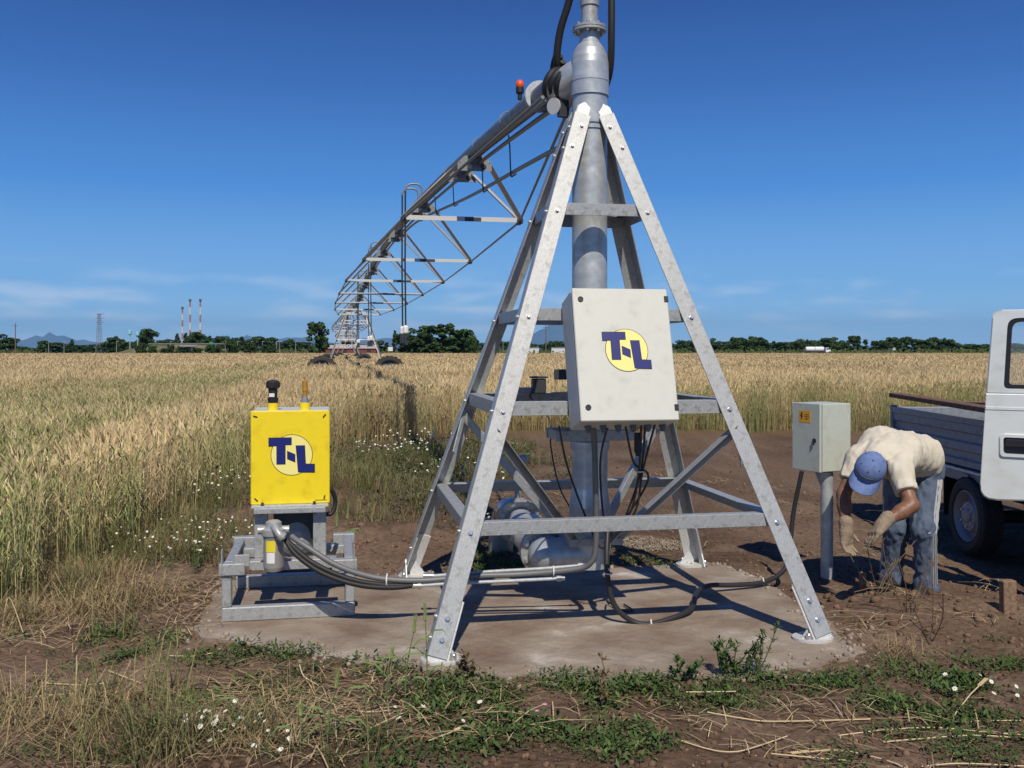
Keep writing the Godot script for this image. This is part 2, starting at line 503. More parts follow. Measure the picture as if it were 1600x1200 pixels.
func ground_height(x: float, d: float) -> float:
	var near: float = 1.0 - smoothstep(14.0, 60.0, Vector2(x, d).length())
	var h := -0.018 + (bump.get_noise_2d(x * 40.0, d * 40.0) * 0.012 + bump.get_noise_2d(x * 11.0 + 90.0, d * 11.0) * 0.022 + bump.get_noise_2d(x * 3.0, d * 3.0 + 50.0) * 0.03) * near
	h += -0.13 * smoothstep(2.9, 3.7, x) * smoothstep(5.8, 7.2, d) * (1.0 - smoothstep(9.0, 14.0, d))
	h += 0.07 * exp(-pow((d - 5.95) / 0.35, 2.0)) * smoothstep(1.95, 2.4, x) * (1.0 - smoothstep(3.1, 3.7, x))
	# spoil heaped left of the pad's back edge
	h += (0.28 + bump.get_noise_2d(x * 18.0, d * 18.0) * 0.1) * exp(-pow((d - 10.2) / 1.5, 2.0) - pow((x + 2.1) / 0.75, 2.0))
	h += (0.14 + bump.get_noise_2d(x * 18.0 + 9.0, d * 18.0) * 0.1) * exp(-pow((d - 8.1) / 0.5, 2.0) - pow((x + 1.0) / 0.6, 2.0))
	if d > 4.4 and d < 7.6 and x > -2.3 and x < 2.3:
		var pt := Vector2(x, d)
		if Geometry2D.is_point_in_polygon(pt, pad):
			var e := 9.0
			for i in pad.size():
				e = min(e, pt.distance_to(Geometry2D.get_closest_point_to_segment(pt, pad[i], pad[(i + 1) % pad.size()])))
			h = lerp(min(h + 0.008, 0.004), -0.08, smoothstep(0.02, 0.16, e))
	return h

func soil_color(x: float, d: float) -> Color:
	var a := patch.get_noise_2d(x * 1.4, d * 1.4) * 0.5 + 0.5
	var b := patch.get_noise_2d(x * 5.0 + 40.0, d * 5.0) * 0.5 + 0.5
	var c := Color(.105, .071, .049).lerp(Color(.190, .133, .094), clamp(a * 1.8 - .4, 0.0, 1.0)).lerp(Color(.27, .205, .148), clamp(b * 1.5 - 0.75, 0.0, 0.6))
	if d > 230.0: c = Color(.13, .125, .06).lerp(Color(.2, .16, .09), a)
	elif in_field(x, d): c = c.lerp(Color(.19, .13, .07), 0.6)
	return c

func field_edge(x: float) -> float:        # how far the bare clearing reaches
	var w := patch.get_noise_2d(x * 3.0, 7.0)
	if x < -3.2: return 5.75 + w * 0.5
	if x < 1.0: return lerp(13.2, 19.3, sqrt(clamp((x + 3.2) / 3.0, 0.0, 1.0))) + w * 0.8
	return 19.2 + w * 0.7

func in_field(x: float, d: float) -> bool:
	if d > 255.0: return false
	var edge := patch.get_noise_2d(3.0, d * 6.0) * 0.25
	if d < 13.2: return x < -3.2 + edge and d > field_edge(min(x, -3.3))
	return d > field_edge(x)

func make_ground():
	var xs := PackedFloat32Array(); var ds := PackedFloat32Array()
	var step := 0.045
	var x := 0.0
	var half := [0.0]
	while x < 12500.0:
		x += step if x < 4.6 else max(step, (x - 4.6) * 0.28 + step)
		half.append(x)
	for i in range(half.size() - 1, 0, -1): xs.append(-half[i])
	for v_ in half: xs.append(v_)
	var d := 3.0
	var back := []
	while d > -80.0:
		d -= max(step, (3.0 - d) * 0.3 + step)
		back.append(d)
	back.reverse()
	for v_ in back: ds.append(v_)
	d = 3.0
	while d < 12500.0:
		ds.append(d)
		d += step if d < 9.5 else max(step, (d - 9.5) * 0.22 + step)
	var nx := xs.size(); var nd := ds.size()
	var v := PackedVector3Array(); var c := PackedColorArray(); var n := PackedVector3Array(); var id := PackedInt32Array()
	for j in nd:
		for i in nx:
			v.append(Vector3(xs[i], ground_height(xs[i], ds[j]), -ds[j]))
			c.append(soil_color(xs[i], ds[j]))
	for j in nd:
		for i in nx:
			var a := v[j * nx + max(i - 1, 0)]; var b := v[j * nx + min(i + 1, nx - 1)]
			var p := v[max(j - 1, 0) * nx + i]; var q := v[min(j + 1, nd - 1) * nx + i]
			n.append((b - a).cross(q - p).normalized())
	for j in nd - 1:
		for i in nx - 1:
			var k := j * nx + i
			id.append_array([k, k + nx, k + 1, k + 1, k + nx, k + nx + 1])
	var arr := []; arr.resize(Mesh.ARRAY_MAX)
	arr[Mesh.ARRAY_VERTEX] = v; arr[Mesh.ARRAY_NORMAL] = n; arr[Mesh.ARRAY_COLOR] = c; arr[Mesh.ARRAY_INDEX] = id
	var m := ArrayMesh.new(); m.add_surface_from_arrays(Mesh.PRIMITIVE_TRIANGLES, arr)
	tag(put("ground", m, M.soil), "bare brown soil clearing at the edge of the wheat field", "ground", "", "structure")
	# the concrete pad, its rim nibbled and partly under soil
	var rim := PackedVector2Array()
	for i in pad.size():
		var a := pad[i]; var b := pad[(i + 1) % pad.size()]
		for k in 16:
			var p := a.lerp(b, k / 16.0)
			rim.append(p + Vector2(patch.get_noise_2d(p.x * 14.0, p.y * 14.0), patch.get_noise_2d(p.x * 14.0 + 70.0, p.y * 14.0)) * 0.05 + Vector2(patch.get_noise_2d(p.x * 70.0, p.y * 70.0), patch.get_noise_2d(p.x * 70.0 + 70.0, p.y * 70.0)) * 0.03)
	var mb := MB.new()
	mb.sheet(rim, Vector3(0, -0.12, 0), Vector3(1, 0, 0), Vector3(0, 0, -1), 0.12)
	tag(part("concrete_pad", mb, M.concrete), "stained tan concrete pad under the pivot tower and the yellow power unit", "concrete slab", "", "structure")

# ------------------------------------------------------------ the printed mark: blue T and L round a small lozenge on a yellow disc
func logo(parent: Node, o: Vector3, X: Vector3, Y: Vector3, w: float):
	# unit: the T-L width; X, Y unit vectors, o its centre
	var N := X.cross(Y)
	var disc := func(r: float) -> PackedVector2Array:
		var p := PackedVector2Array()
		for k in 48: p.append(Vector2(cos(TAU * k / 48), sin(TAU * k / 48)) * r * w + Vector2(.0, -.0) * w)
		return p
	var S := func(pts: Array, grow := 0.0) -> PackedVector2Array:
		var p := PackedVector2Array()
		for q in pts: p.append(Vector2(q[0] - .5, .5 * .9 - q[1]) * w)
		if grow > 0.0: return Geometry2D.offset_polygon(p, grow * w, Geometry2D.JOIN_MITER)[0]
		return p
	var mk := Node3D.new(); mk.name = "logo"
	parent.add_child(mk, true)
	var mb := MB.new()
	mb.sheet(disc.call(.465), o, X, Y, 0.0012)
	part("disc_outline", mb, M.logo_black, mk)
	mb = MB.new()
	mb.sheet(disc.call(.452), o + N * .0012, X, Y, 0.0008)
	part("disc", mb, M.logo_yellow, mk)
	var T := [[0.0, .065], [.485, .065], [.485, .215], [.35, .215], [.35, .65], [.175, .65], [.175, .235], [0.0, .235]]
	var L := [[.60, .25], [.78, .25], [.80, .665], [1.0, .675], [1.0, .845], [.65, .835]]
	var D := [[.41, .375], [.565, .445], [.565, .605], [.41, .535]]
	for s in [["letter", T], ["letter", L], ["lozenge", D]]:
		var edge := MB.new()
		edge.sheet(S.call(s[1], 0.014), o + N * .002, X, Y, 0.0008)
		var e := part(s[0], edge, M.logo_black, mk)
		mb = MB.new()
		mb.sheet(S.call(s[1]), o + N * .0028, X, Y, 0.0008)
		var f := put("print_" + s[0], mb.mesh(), M.logo_blue, mk)

func bolt(o: Vector3, dir: Vector3, r := 0.014, h := 0.012) -> MB:
	var mb := MB.new()
	mb.lathe(o, dir, [[0.0, r * 1.35], [0.003, r * 1.35], [0.003, 0.0]], 14)
	mb.lathe(o + dir * 0.003, dir, [[0.0, r], [h * .8, r], [h, r * .8], [h, 0.0]], 6)
	return mb

# ------------------------------------------------------------ the pivot tower
const TA := 0.1798          # 10.3 degrees
const TC := Vector3(0.49, 0, -6.06)
const FOOT_X := 1.13
const FOOT_Z := 1.0
const SLOPE_X := 0.327      # how fast the half width and half depth shrink with height
const SLOPE_Z := 0.286

func half_x(h: float) -> float: return FOOT_X - SLOPE_X * h
func half_z(h: float) -> float: return FOOT_Z - SLOPE_Z * h

func make_tower():
	var t := thing("pivot_tower", "tall galvanised four legged pivot tower standing on the concrete pad", "irrigation tower", TC, TA)
	var top := 3.08
	for s in [[-1, 1], [1, 1], [-1, -1], [1, -1]]:
		var sx: float = s[0]; var sz: float = s[1]
		var a := Vector3(sx * half_x(0.05), 0.05, sz * half_z(0.05))
		var b := Vector3(sx * half_x(top), top, sz * half_z(top))
		var mb := MB.new()
		mb.angle(a, b, Vector3(-sx, 0, 0), Vector3(0, 0, -sz), 0.102, 0.008)
		var leg := part("leg", mb, M.galvanised, t)
		var ax := (b - a).normalized()
		var inx := (Vector3(-sx, 0, 0) - ax * Vector3(-sx, 0, 0).dot(ax)).normalized()
		var inz := (Vector3(0, 0, -sz) - ax * Vector3(0, 0, -sz).dot(ax)).normalized()
		var nf := ax.cross(inx).normalized(); if nf.z * sz < 0: nf = -nf
		var ns := ax.cross(inz).normalized(); if ns.x * sx < 0: ns = -ns
		for h in [0.13, 0.23, 0.646, 1.276, 1.81, 2.45, 2.86, 3.0]:
			var p: Vector3 = a + ax * ((h - 0.05) / ax.y)
			part("bolt", bolt(p + inx * (0.050 + (0.012 if h == 3.0 else 0.0) - (0.012 if h == 2.86 else 0.0)), nf, .012, .010), M.bolt_steel, leg)
			part("bolt", bolt(p + inz * 0.06, ns, .012, .010), M.bolt_steel, leg)
		# foot: oval plate, two upright lugs that follow the leg, a gusset
		mb = MB.new()
		var fo := Vector3(sx * (FOOT_X - 0.05), 0, sz * (FOOT_Z - 0.05))
		var plate := PackedVector2Array()
		for k in 28: plate.append(Vector2(cos(TAU * k / 28) * .115, sin(TAU * k / 28) * .095))
		mb.sheet(plate, fo + Vector3(-sx * .05, 0.001, -sz * .02), Vector3.RIGHT, Vector3(0, 0, -1), 0.014)
		mb.bar(a - ax * 0.03 + inx * 0.058 - nf * 0.013, a + ax * 0.3 + inx * 0.058 - nf * 0.013, inx, 0.112, 0.008, 0.002)
		mb.bar(a - ax * 0.03 + inz * 0.062 - ns * 0.013, a + ax * 0.3 + inz * 0.062 - ns * 0.013, inz, 0.09, 0.008, 0.002)
		var gus := PackedVector2Array([Vector2(0, 0), Vector2(.11, 0), Vector2(.02, .12), Vector2(0, .12)])
		mb.sheet(gus, fo + Vector3(-sx * .02, .015, sz * .005), Vector3(-sx, 0, 0), Vector3.UP, 0.008)
		mb.sheet(gus, fo + Vector3(sx * .01, .015, -sz * .04), Vector3(0, 0, -sz), Vector3.UP, 0.008)
		var ft := part("foot", mb, M.zinc_foot, t)
		for q in [Vector3(-.1, 0, 0.03), Vector3(.03, 0, -.09)]:
			part("anchor_bolt", bolt(fo + Vector3(q.x * sx, 0.015, q.z * sz), Vector3.UP, 0.016, 0.03), M.bolt_steel, ft)
		# cap plate that joins the leg to the riser
		mb = MB.new()
		var tip := PackedVector2Array([Vector2(-.038, -.06), Vector2(.038, -.06), Vector2(.038, .05), Vector2(.012, .08), Vector2(-.012, .08), Vector2(-.038, .05)])
		mb.sheet(tip, b + inx * .05 - nf * .010, inx, ax, .008)
		mb.sheet(tip, b + inz * .06 - ns * .010, inz, ax, .008)
		part("leg_cap", mb, M.zinc_foot, t)
	# rings of angle iron at four heights
	for h in [0.646, 1.276, 1.81, 2.45]:
		for k in 4:
			var b := Basis(Vector3.UP, k * PI / 2)
			var ew := (half_x(h) if k % 2 == 0 else half_z(h)) - 0.016     # half length of the bar
			var e := (half_z(h) if k % 2 == 0 else half_x(h)) - 0.016      # how far out its face stands
			var w := 0.072 if h != 1.276 else 0.078
			var mb := MB.new()
			var A := b * Vector3(-ew + 0.02, h, e); var B := b * Vector3(ew - 0.02, h, e)
			if h < 1.0 and k != 0:
				A = A + b * Vector3(0, 0, -.006); B = B + b * Vector3(0, 0, -.006)
			mb.angle(A + Vector3(0, w / 2, 0), B + Vector3(0, w / 2, 0), Vector3.DOWN, b * Vector3(0, 0, -1), w, 0.006)
			part("ring_bar", mb, M.galvanised, t)
	# braces from each leg in to the foot of the riser
	for s in [[-1, 1], [1, 1], [-1, -1], [1, -1]]:
		var h := 1.19
		var a := Vector3(s[0] * (half_x(h) - .03), h, s[1] * (half_z(h) - .03))
		var b := Vector3(s[0] * 0.12, 0.46, s[1] * 0.13)
		var mb := MB.new()
		mb.angle(a, b, Vector3(0, 0, s[1]), Vector3.DOWN, 0.06, 0.006)
		part("brace", mb, M.galvanised, t)
	# short knee braces at the two rear rings
	for k in [1, 2, 3]:
		var b := Basis(Vector3.UP, k * PI / 2)
		var mb := MB.new()
		var w0 := half_x(1.2) if k % 2 == 0 else half_z(1.2); var e0 := half_z(1.2) if k % 2 == 0 else half_x(1.2)
		var w1 := half_x(1.0) if k % 2 == 0 else half_z(1.0); var e1 := half_z(.92) if k % 2 == 0 else half_x(.92)
		mb.bar(b * Vector3(-w0 + 0.03, 1.2, e0 - .03), b * Vector3(-w1 + .22, 0.92, e1 - .03), Vector3.UP, 0.045, 0.006)
		part("knee_brace", mb, M.galvanised_dull, t)
	# tray plates lying on the ring under the control box
	var mb2 := MB.new()
	mb2.box(Vector3(-.33, 1.322, -.60), Vector3(.26, .05, .10), 0.004)
	part("tray_plate", mb2, M.galvanised, t)
	mb2 = MB.new()
	mb2.box(Vector3(.40, 1.325, -.58), Vector3(.2, .06, .12), 0.004)
	part("tray_plate", mb2, M.dark_steel, t)
	mb2 = MB.new()
	mb2.box(Vector3(-.22, 1.36, -.52), Vector3(.09, .10, .08), 0.006)
	mb2.box(Vector3(-.22, 1.42, -.52), Vector3(.11, .012, .1), 0.003)
	part("limit_switch", mb2, M.dark_steel, t)
	mb2 = MB.new()
	mb2.box(Vector3(-.02, 1.44, -.44), Vector3(.22, .07, .01), 0.002)
	part("switch_plate", mb2, M.dark_steel, t)
	# collar clamp on the riser
	mb2 = MB.new()
	mb2.box(Vector3(0, 1.075, .135), Vector3(.50, .066, .012), 0.003)
	mb2.box(Vector3(0, 1.075, -.135), Vector3(.50, .066, .012), 0.003)
	for sx in [-1, 1]: mb2.box(Vector3(.235 * sx, 1.075, 0), Vector3(.012, .06, .258), 0.002)
	part("riser_clamp", mb2, M.galvanised, t)
	# the riser pipe
	mb2 = MB.new()
	mb2.lathe(Vector3.ZERO, Vector3.UP, [[.24, 0.0], [.24, .118], [.36, .118], [.46, .13], [.62, .13], [.74, .113], [.98, .113], [.98, .125], [1.03, .125], [1.04, .111], [2.985, .111], [2.985, .119], [3.005, .119], [3.005, .111], [3.02, .111], [3.02, .119], [3.035, .119], [3.035, .112], [3.2, .112], [3.2, 0.0]], 36)
	part("riser_pipe", mb2, M.galvanised_pipe, t)
	mb2 = MB.new()
	mb2.box(Vector3(0, .425, .16), Vector3(.34, .045, .02), 0.003)
	mb2.box(Vector3(0, .425, -.16), Vector3(.34, .045, .02), 0.003)
	for sx in [-1, 1]: mb2.box(Vector3(.16 * sx, .425, 0), Vector3(.02, .045, .30), 0.003)
	part("base_clamp", mb2, M.galvanised, t)

func make_swivel():
	# the elbow that turns on the riser and feeds the span
	var t := thing("swivel_elbow", "galvanised swivel elbow turning on top of the pivot tower riser", "pipe elbow", TC + Vector3(0, 3.2, 0), TA)
	var mb := MB.new()
	mb.lathe(Vector3.ZERO, Vector3.UP, [[.002, 0.0], [.002, .121], [.09, .121], [.09, .1235], [.1, .1235], [.1, .121], [.20, .121], [.245, .115], [.29, .10], [.325, .078], [.335, .066], [.41, .064], [.41, 0.0]], 36)
	part("elbow_body", mb, M.galvanised_pipe, t)
	mb = MB.new()
	mb.lathe(Vector3(0, .41, 0), Vector3.UP, [[0, 0.0], [0, .106], [.014, .106], [.014, .09], [.018, .09], [.018, .106], [.032, .106], [.032, 0]], 32)
	var fl := part("flange", mb, M.galvanised, t)
	for k in 8:
		var a := TAU * (k + .5) / 8
		part("bolt", bolt(Vector3(cos(a) * .088, .442, sin(a) * .088), Vector3.UP, .011, .014), M.bolt_steel, fl)
		part("bolt", bolt(Vector3(cos(a) * .088, .41, sin(a) * .088), Vector3.DOWN, .011, .014), M.bolt_steel, fl)
	mb = MB.new()
	mb.lathe(Vector3(0, .4425, 0), Vector3.UP, [[0, .07], [.012, .052], [.13, .052], [.13, .06], [.6, .06], [.6, 0]], 28)
	part("collector_tube", mb, M.galvanised, t)
	# outlet to the span, turned to it
	var out := Basis(Vector3.UP, -TA) * (Vector3(0.285, 3.31, -6.22) - TC - Vector3(0, 3.2, 0))
	mb = MB.new()
	mb.tube(curve([Vector3(0, .17, 0), out * .4 + Vector3(0, .10, 0), out * .8 + Vector3(0, .015, 0), out], 8), .105, 28)
	part("outlet_bend", mb, M.galvanised_pipe, t)
	mb = MB.new()
	var dirn := (out - out * .5).normalized()
	for k in 3: mb.lathe(out * (.6 + .17 * k) + Vector3(0, .035 - .012 * k, 0), dirn, [[0, .0], [0, .112], [.02, .117], [.04, .112], [.04, 0.0]], 24)
	part("rubber_boot", mb, M.rubber, t)
	# gear plate and bright cover disc under the outlet
	mb = MB.new()
	mb.box(Basis(Vector3.UP, -TA) * (at(880, 168, 6.16) - TC - Vector3(0, 3.2, 0)), Vector3(.075, .13, .03), .004, Basis(Vector3.UP, .3))
	part("stop_plate", mb, M.dark_steel, t)
	mb = MB.new()
	mb.lathe(Basis(Vector3.UP, -TA) * (at(866, 166, 6.14) - TC - Vector3(0, 3.2, 0)), Vector3(-.75, -.1, .6), [[0, 0], [0, .052], [.01, .052], [.01, 0]], 28)
	part("cover_disc", mb, M.span_bright, t)

func hose(called: String, label: String, cat: String, pts: Array, r: float, m: Material, group := "", ribs := 0.0, sides := 10) -> MeshInstance3D:
	var mb := MB.new()
	var line := curve(pts, 14)
	if ribs > 0.0:
		# a spiral-wound conduit: radius swells at each turn
		var fine := []; var len := 0.0
		for i in line.size() - 1:
			var k := int(ceil(line[i].distance_to(line[i + 1]) / (ribs / 2.0)))
			for q in k: fine.append(line[i].lerp(line[i + 1], float(q) / k))
		fine.append(line[-1])
		var rad := []
		for i in fine.size(): rad.append(r * (1.0 if i % 2 == 0 else 0.86))
		mb.tube(fine, rad, sides)
	else:
		mb.tube(line, r, sides)
	var o := part(called, mb, m)
	tag(o, label, cat, group)
	return o

func tie(parent: Node, p: Vector3, dir: Vector3, r: float):
	var mb := MB.new()
	mb.lathe(p - dir.normalized() * .004, dir, [[0, r * .8], [0, r], [.008, r], [.008, r * .8]], 12)
	mb.box(p + Vector3(0, r, 0.002), Vector3(.008, .012, .006))
	part("cable_tie", mb, M.zip_tie, parent)

# ------------------------------------------------------------ the control box on the tower
func make_control_box():
	var tilt := atan(SLOPE_Z)
	var b := Basis(Vector3.UP, TA) * Basis(Vector3.RIGHT, -tilt)
	var h := 1.515
	var c := TC + Basis(Vector3.UP, TA) * Vector3(-.022, h, half_z(h) + .012)
	var t := thing("control_box", "large pale grey control box with yellow disc emblem bolted to the pivot tower", "control box", c)
	t.basis = b
	var W := .545; var H := .745; var D := .225
	var mb := MB.new()
	mb.box(Vector3(0, 0, D / 2), Vector3(W, H, D), .006)
	part("cabinet", mb, M.grey_paint, t)
	mb = MB.new()
	mb.box(Vector3(0, 0, D + .004), Vector3(W - .02, H - .02, .012))
	part("door_seal", mb, M.black_trim, t)
	mb = MB.new()
	mb.box(Vector3(0.002, 0, D + .021), Vector3(W + .004, H + .006, .022), .005)
	var door := part("door", mb, M.grey_paint, t)
	for y in [-1, 1]:
		mb = MB.new()
		mb.lathe(Vector3(-W / 2 + .045, y * .305 + .005, D + .032), Vector3(0, 0, 1), [[0, .016], [.004, .016], [.006, .014], [.006, .009], [.003, .008], [.003, 0]], 20)
		part("lock", mb, M.black_trim, door)
		mb = MB.new()
		mb.box(Vector3(W / 2 - .006, y * .31 + .005, D + .029), Vector3(.024, .036, .014), .002)
		part("hinge", mb, M.black_trim, door)
	logo(door, Vector3(.012, .018, D + .0325), Vector3.RIGHT, Vector3.UP, .262)
	for k in 6:
		mb = MB.new()
		var x := -.20 + k * .085
		mb.lathe(Vector3(x, -H / 2, .12), Vector3.DOWN, [[0, .02], [.012, .02], [.012, .016], [.032, .015], [.036, .009]], 12)
		part("cable_gland", mb, M.conduit_grey, t)
	for y in [.265, -.27]:
		mb = MB.new()
		mb.box(Vector3(0, y, -.004), Vector3(W - .06, .05, .007))
		part("mounting_rail", mb, M.galvanised_dull, t)

func tl(x: float, h: float, z: float) -> Vector3:   # tower axes to the place
	return TC + Basis(Vector3.UP, TA) * Vector3(x, h, z)

func make_hoses():
	# spiral conduit from the box down the riser and along the pad to the power unit
	var o := hose("flexible_conduit", "grey spiral metal conduit dropping from the control box beside the riser", "conduit", [at(926, 664, 5.30), at(929, 700, 5.42), at(931, 790, 5.55), at(931, 850, 5.6), at(924, 878, 5.62), at(900, 889, 5.65), at(820, 897, 5.68), at(740, 900, 5.66), at(660, 907, 5.62), at(590, 903, 5.58), at(530, 885, 5.55), at(480, 855, 5.56), at(455, 838, 5.6)], .018, M.conduit_grey, "", .012, 12)
	tie(o, at(605, 907, 5.575), Vector3(1, 0, 0), .036)
	tie(o, at(865, 893, 5.66), Vector3(1, 0, 0), .03)
	hose("hydraulic_hose", "upper black hydraulic hose sagging from the yellow power unit", "hose", [at(438, 826, 5.66), at(452, 848, 5.6), at(490, 880, 5.55), at(545, 904, 5.55), at(600, 914, 5.58), at(648, 915, 5.62)], .0155, M.rubber, "black hoses of the power unit")
	hose("hydraulic_hose", "lower black hydraulic hose under the grey conduit of the power unit", "hose", [at(441, 834, 5.62), at(462, 866, 5.57), at(505, 896, 5.53), at(560, 914, 5.54), at(615, 918, 5.58), at(655, 913, 5.63)], .0145, M.rubber, "black hoses of the power unit")
	hose("hydraulic_hose", "thin black hose looping behind the right side of the yellow cabinet", "hose", [at(502, 764, 5.98), at(518, 766, 6.0), at(524, 785, 6.02), at(517, 803, 6.0), at(500, 800, 5.98)], .014, M.rubber, "black hoses of the power unit")
	for k in 2:
		var y := 8.0 * k
		var pts: Array = [at(657, 915, 5.62), at(720, 911, 5.64), at(790, 908, 5.65), at(872, 904, 5.66)] if k == 0 else [at(676, 900, 5.74), at(770, 893, 5.75), at(840, 889, 5.76), at(905, 884, 5.77)]
		var mb := MB.new()
		mb.tube(curve(pts, 8), .0105, 12)
		var p := part("steel_tube", mb, M.galvanised_dull)
		tag(p, ["front steel hydraulic tube running along the pad", "rear steel hydraulic tube running along the pad behind another"][k], "tube", "steel tubes from the power unit to the riser")
		mb = MB.new()
		mb.lathe(pts[0] - Vector3(.055, 0, 0), Vector3(1, 0, 0), [[0, 0], [0, .02], [.025, .02], [.025, .016], [.035, .016], [.035, .021], [.06, .021], [.06, 0]], 6)
		part("fitting", mb, M.bolt_steel, p)
		mb = MB.new()
		mb.lathe(pts[3] - Vector3(.01, 0, 0), Vector3(1, 0, -.1), [[0, 0], [0, .018], [.03, .018], [.03, .013], [.05, .013], [.05, 0]], 6)
		part("fitting", mb, M.galvanised_dull, p)
	# thick black cable from the box to the post box
	o = hose("power_cable", "thick black cable curving over the concrete pad towards the post box", "cable", [at(951, 810, 5.75), at(948, 862, 5.66), at(950, 905, 5.62), at(960, 945, 5.62), at(985, 969, 5.63), at(1015, 975, 5.64), at(1060, 962, 5.72), at(1082, 948, 5.84), at(1088, 927, 6.08), at(1108, 915, 6.3), at(1150, 914, 6.4), at(1195, 909, 6.5), at(1225, 890, 6.62), at(1234, 855, 6.72), at(1240, 800, 6.74), at(1253, 736, 6.70)], .016, M.cable_black)
	tie(o, at(951, 896, 5.62), Vector3(0, 1, 0), .023); tie(o, at(1017, 974.5, 5.64), Vector3(1, 0, 0), .023); tie(o, at(1192, 909, 6.5), Vector3(1, 0, 0), .023)
	# the bundle under the box
	var starts := [[868, 0], [945, 0], [972, 0], [997, 1], [1003, 1], [1018, 0]]
	var mids := [[890, 740, 5.7], [938, 720, 5.6], [990, 722, 5.5], [998, 737, 5.5], [1001, 737, 5.52], [1004, 737, 5.5]]
	var lows := [[934, 850, 5.7], [942, 800, 5.72], [1012, 752, 5.55], [985, 800, 5.62], [975, 812, 5.65], [992, 800, 5.62]]
	var names := ["leftmost thin black cable hanging below the control box beside the riser", "thin black cable right behind the spiral conduit under the control box", "thin black cable bowing out below the middle of the control box", "left thin black cable of the tied bundle below the control box", "middle thin black cable of the tied bundle below the control box", "right thin black cable of the tied bundle below the control box"]
	for k in 6:
		o = hose("control_cable", names[k], "cable", [at(starts[k][0] + 5, 664, 5.30), at(mids[k][0], mids[k][1], mids[k][2]), at(lows[k][0], lows[k][1], lows[k][2]), at(953, 848, 5.72), at(951, 872, 5.68)], .0065, M.cable_black, "thin cables under the control box", 0.0, 7)
	tie(o, at(1000, 737, 5.5), Vector3(0, 1, 0), .02)
	var mb := MB.new()
	mb.lathe(at(997, 676, 5.38), Vector3(0, -1, 0), [[0, 0], [0, .022], [.11, .022], [.115, .016], [.13, .014], [.13, 0]], 14)
	tag(part("cable_sleeve", mb, M.cable_black), "black plastic sleeve round the cables just below the control box", "sleeve")
	hose("sensor_wire", "thin black wire hanging behind the tower left of the control box", "wire", [at(846, 604, 6.6), at(834, 612, 6.55), at(830, 622, 6.5), at(858, 655, 6.3), at(861, 700, 6.25), at(874, 760, 6.2), at(895, 800, 6.1), at(925, 848, 5.95)], .005, M.cable_black, "", 0.0, 6)
	hose("cable_offcut", "curled loose end of thin black cable on the pad below the tower", "cable", [at(951, 930, 5.75) + Vector3(0, -.05, 0), Vector3(.60, .03, -6.02), Vector3(.66, .012, -5.88), Vector3(.74, .012, -5.86), Vector3(.70, .015, -6.0)], .006, M.cable_black, "", 0.0, 6)
	# black hoses beside the swivel
	hose("swivel_hose", "black hose bowing from the collector tube down left of the swivel elbow", "hose", [at(900, -40, 6.05), at(888, 6, 6.1), at(875, 50, 6.15), at(870, 95, 6.2), at(876, 120, 6.28), at(884, 118, 6.3)], .024, M.rubber, "hoses at the swivel", 0.0, 14)
	hose("swivel_hose", "black hose hanging straight down right of the swivel elbow", "hose", [at(955, -60, 6.0), at(955.5, 40, 6.0), at(954, 100, 6.05), at(948, 130, 6.12), at(938, 150, 6.22), at(920, 160, 6.30)], .022, M.rubber, "hoses at the swivel", 0.0, 14)
	for k in 3:
		hose("swivel_loop", ["outer", "middle", "inner"][k] + " black hose loop wrapped round the span inlet behind the swivel", "hose", [at(872 + k * 4, 78 + k * 9, 6.2), at(864 + k * 5, 105 + k * 6, 6.3), at(866 + k * 4, 140 - k * 4, 6.3), at(884, 150 - k * 6, 6.25), at(893, 120, 6.3)], .019, M.rubber, "hoses at the swivel", 0.0, 10)

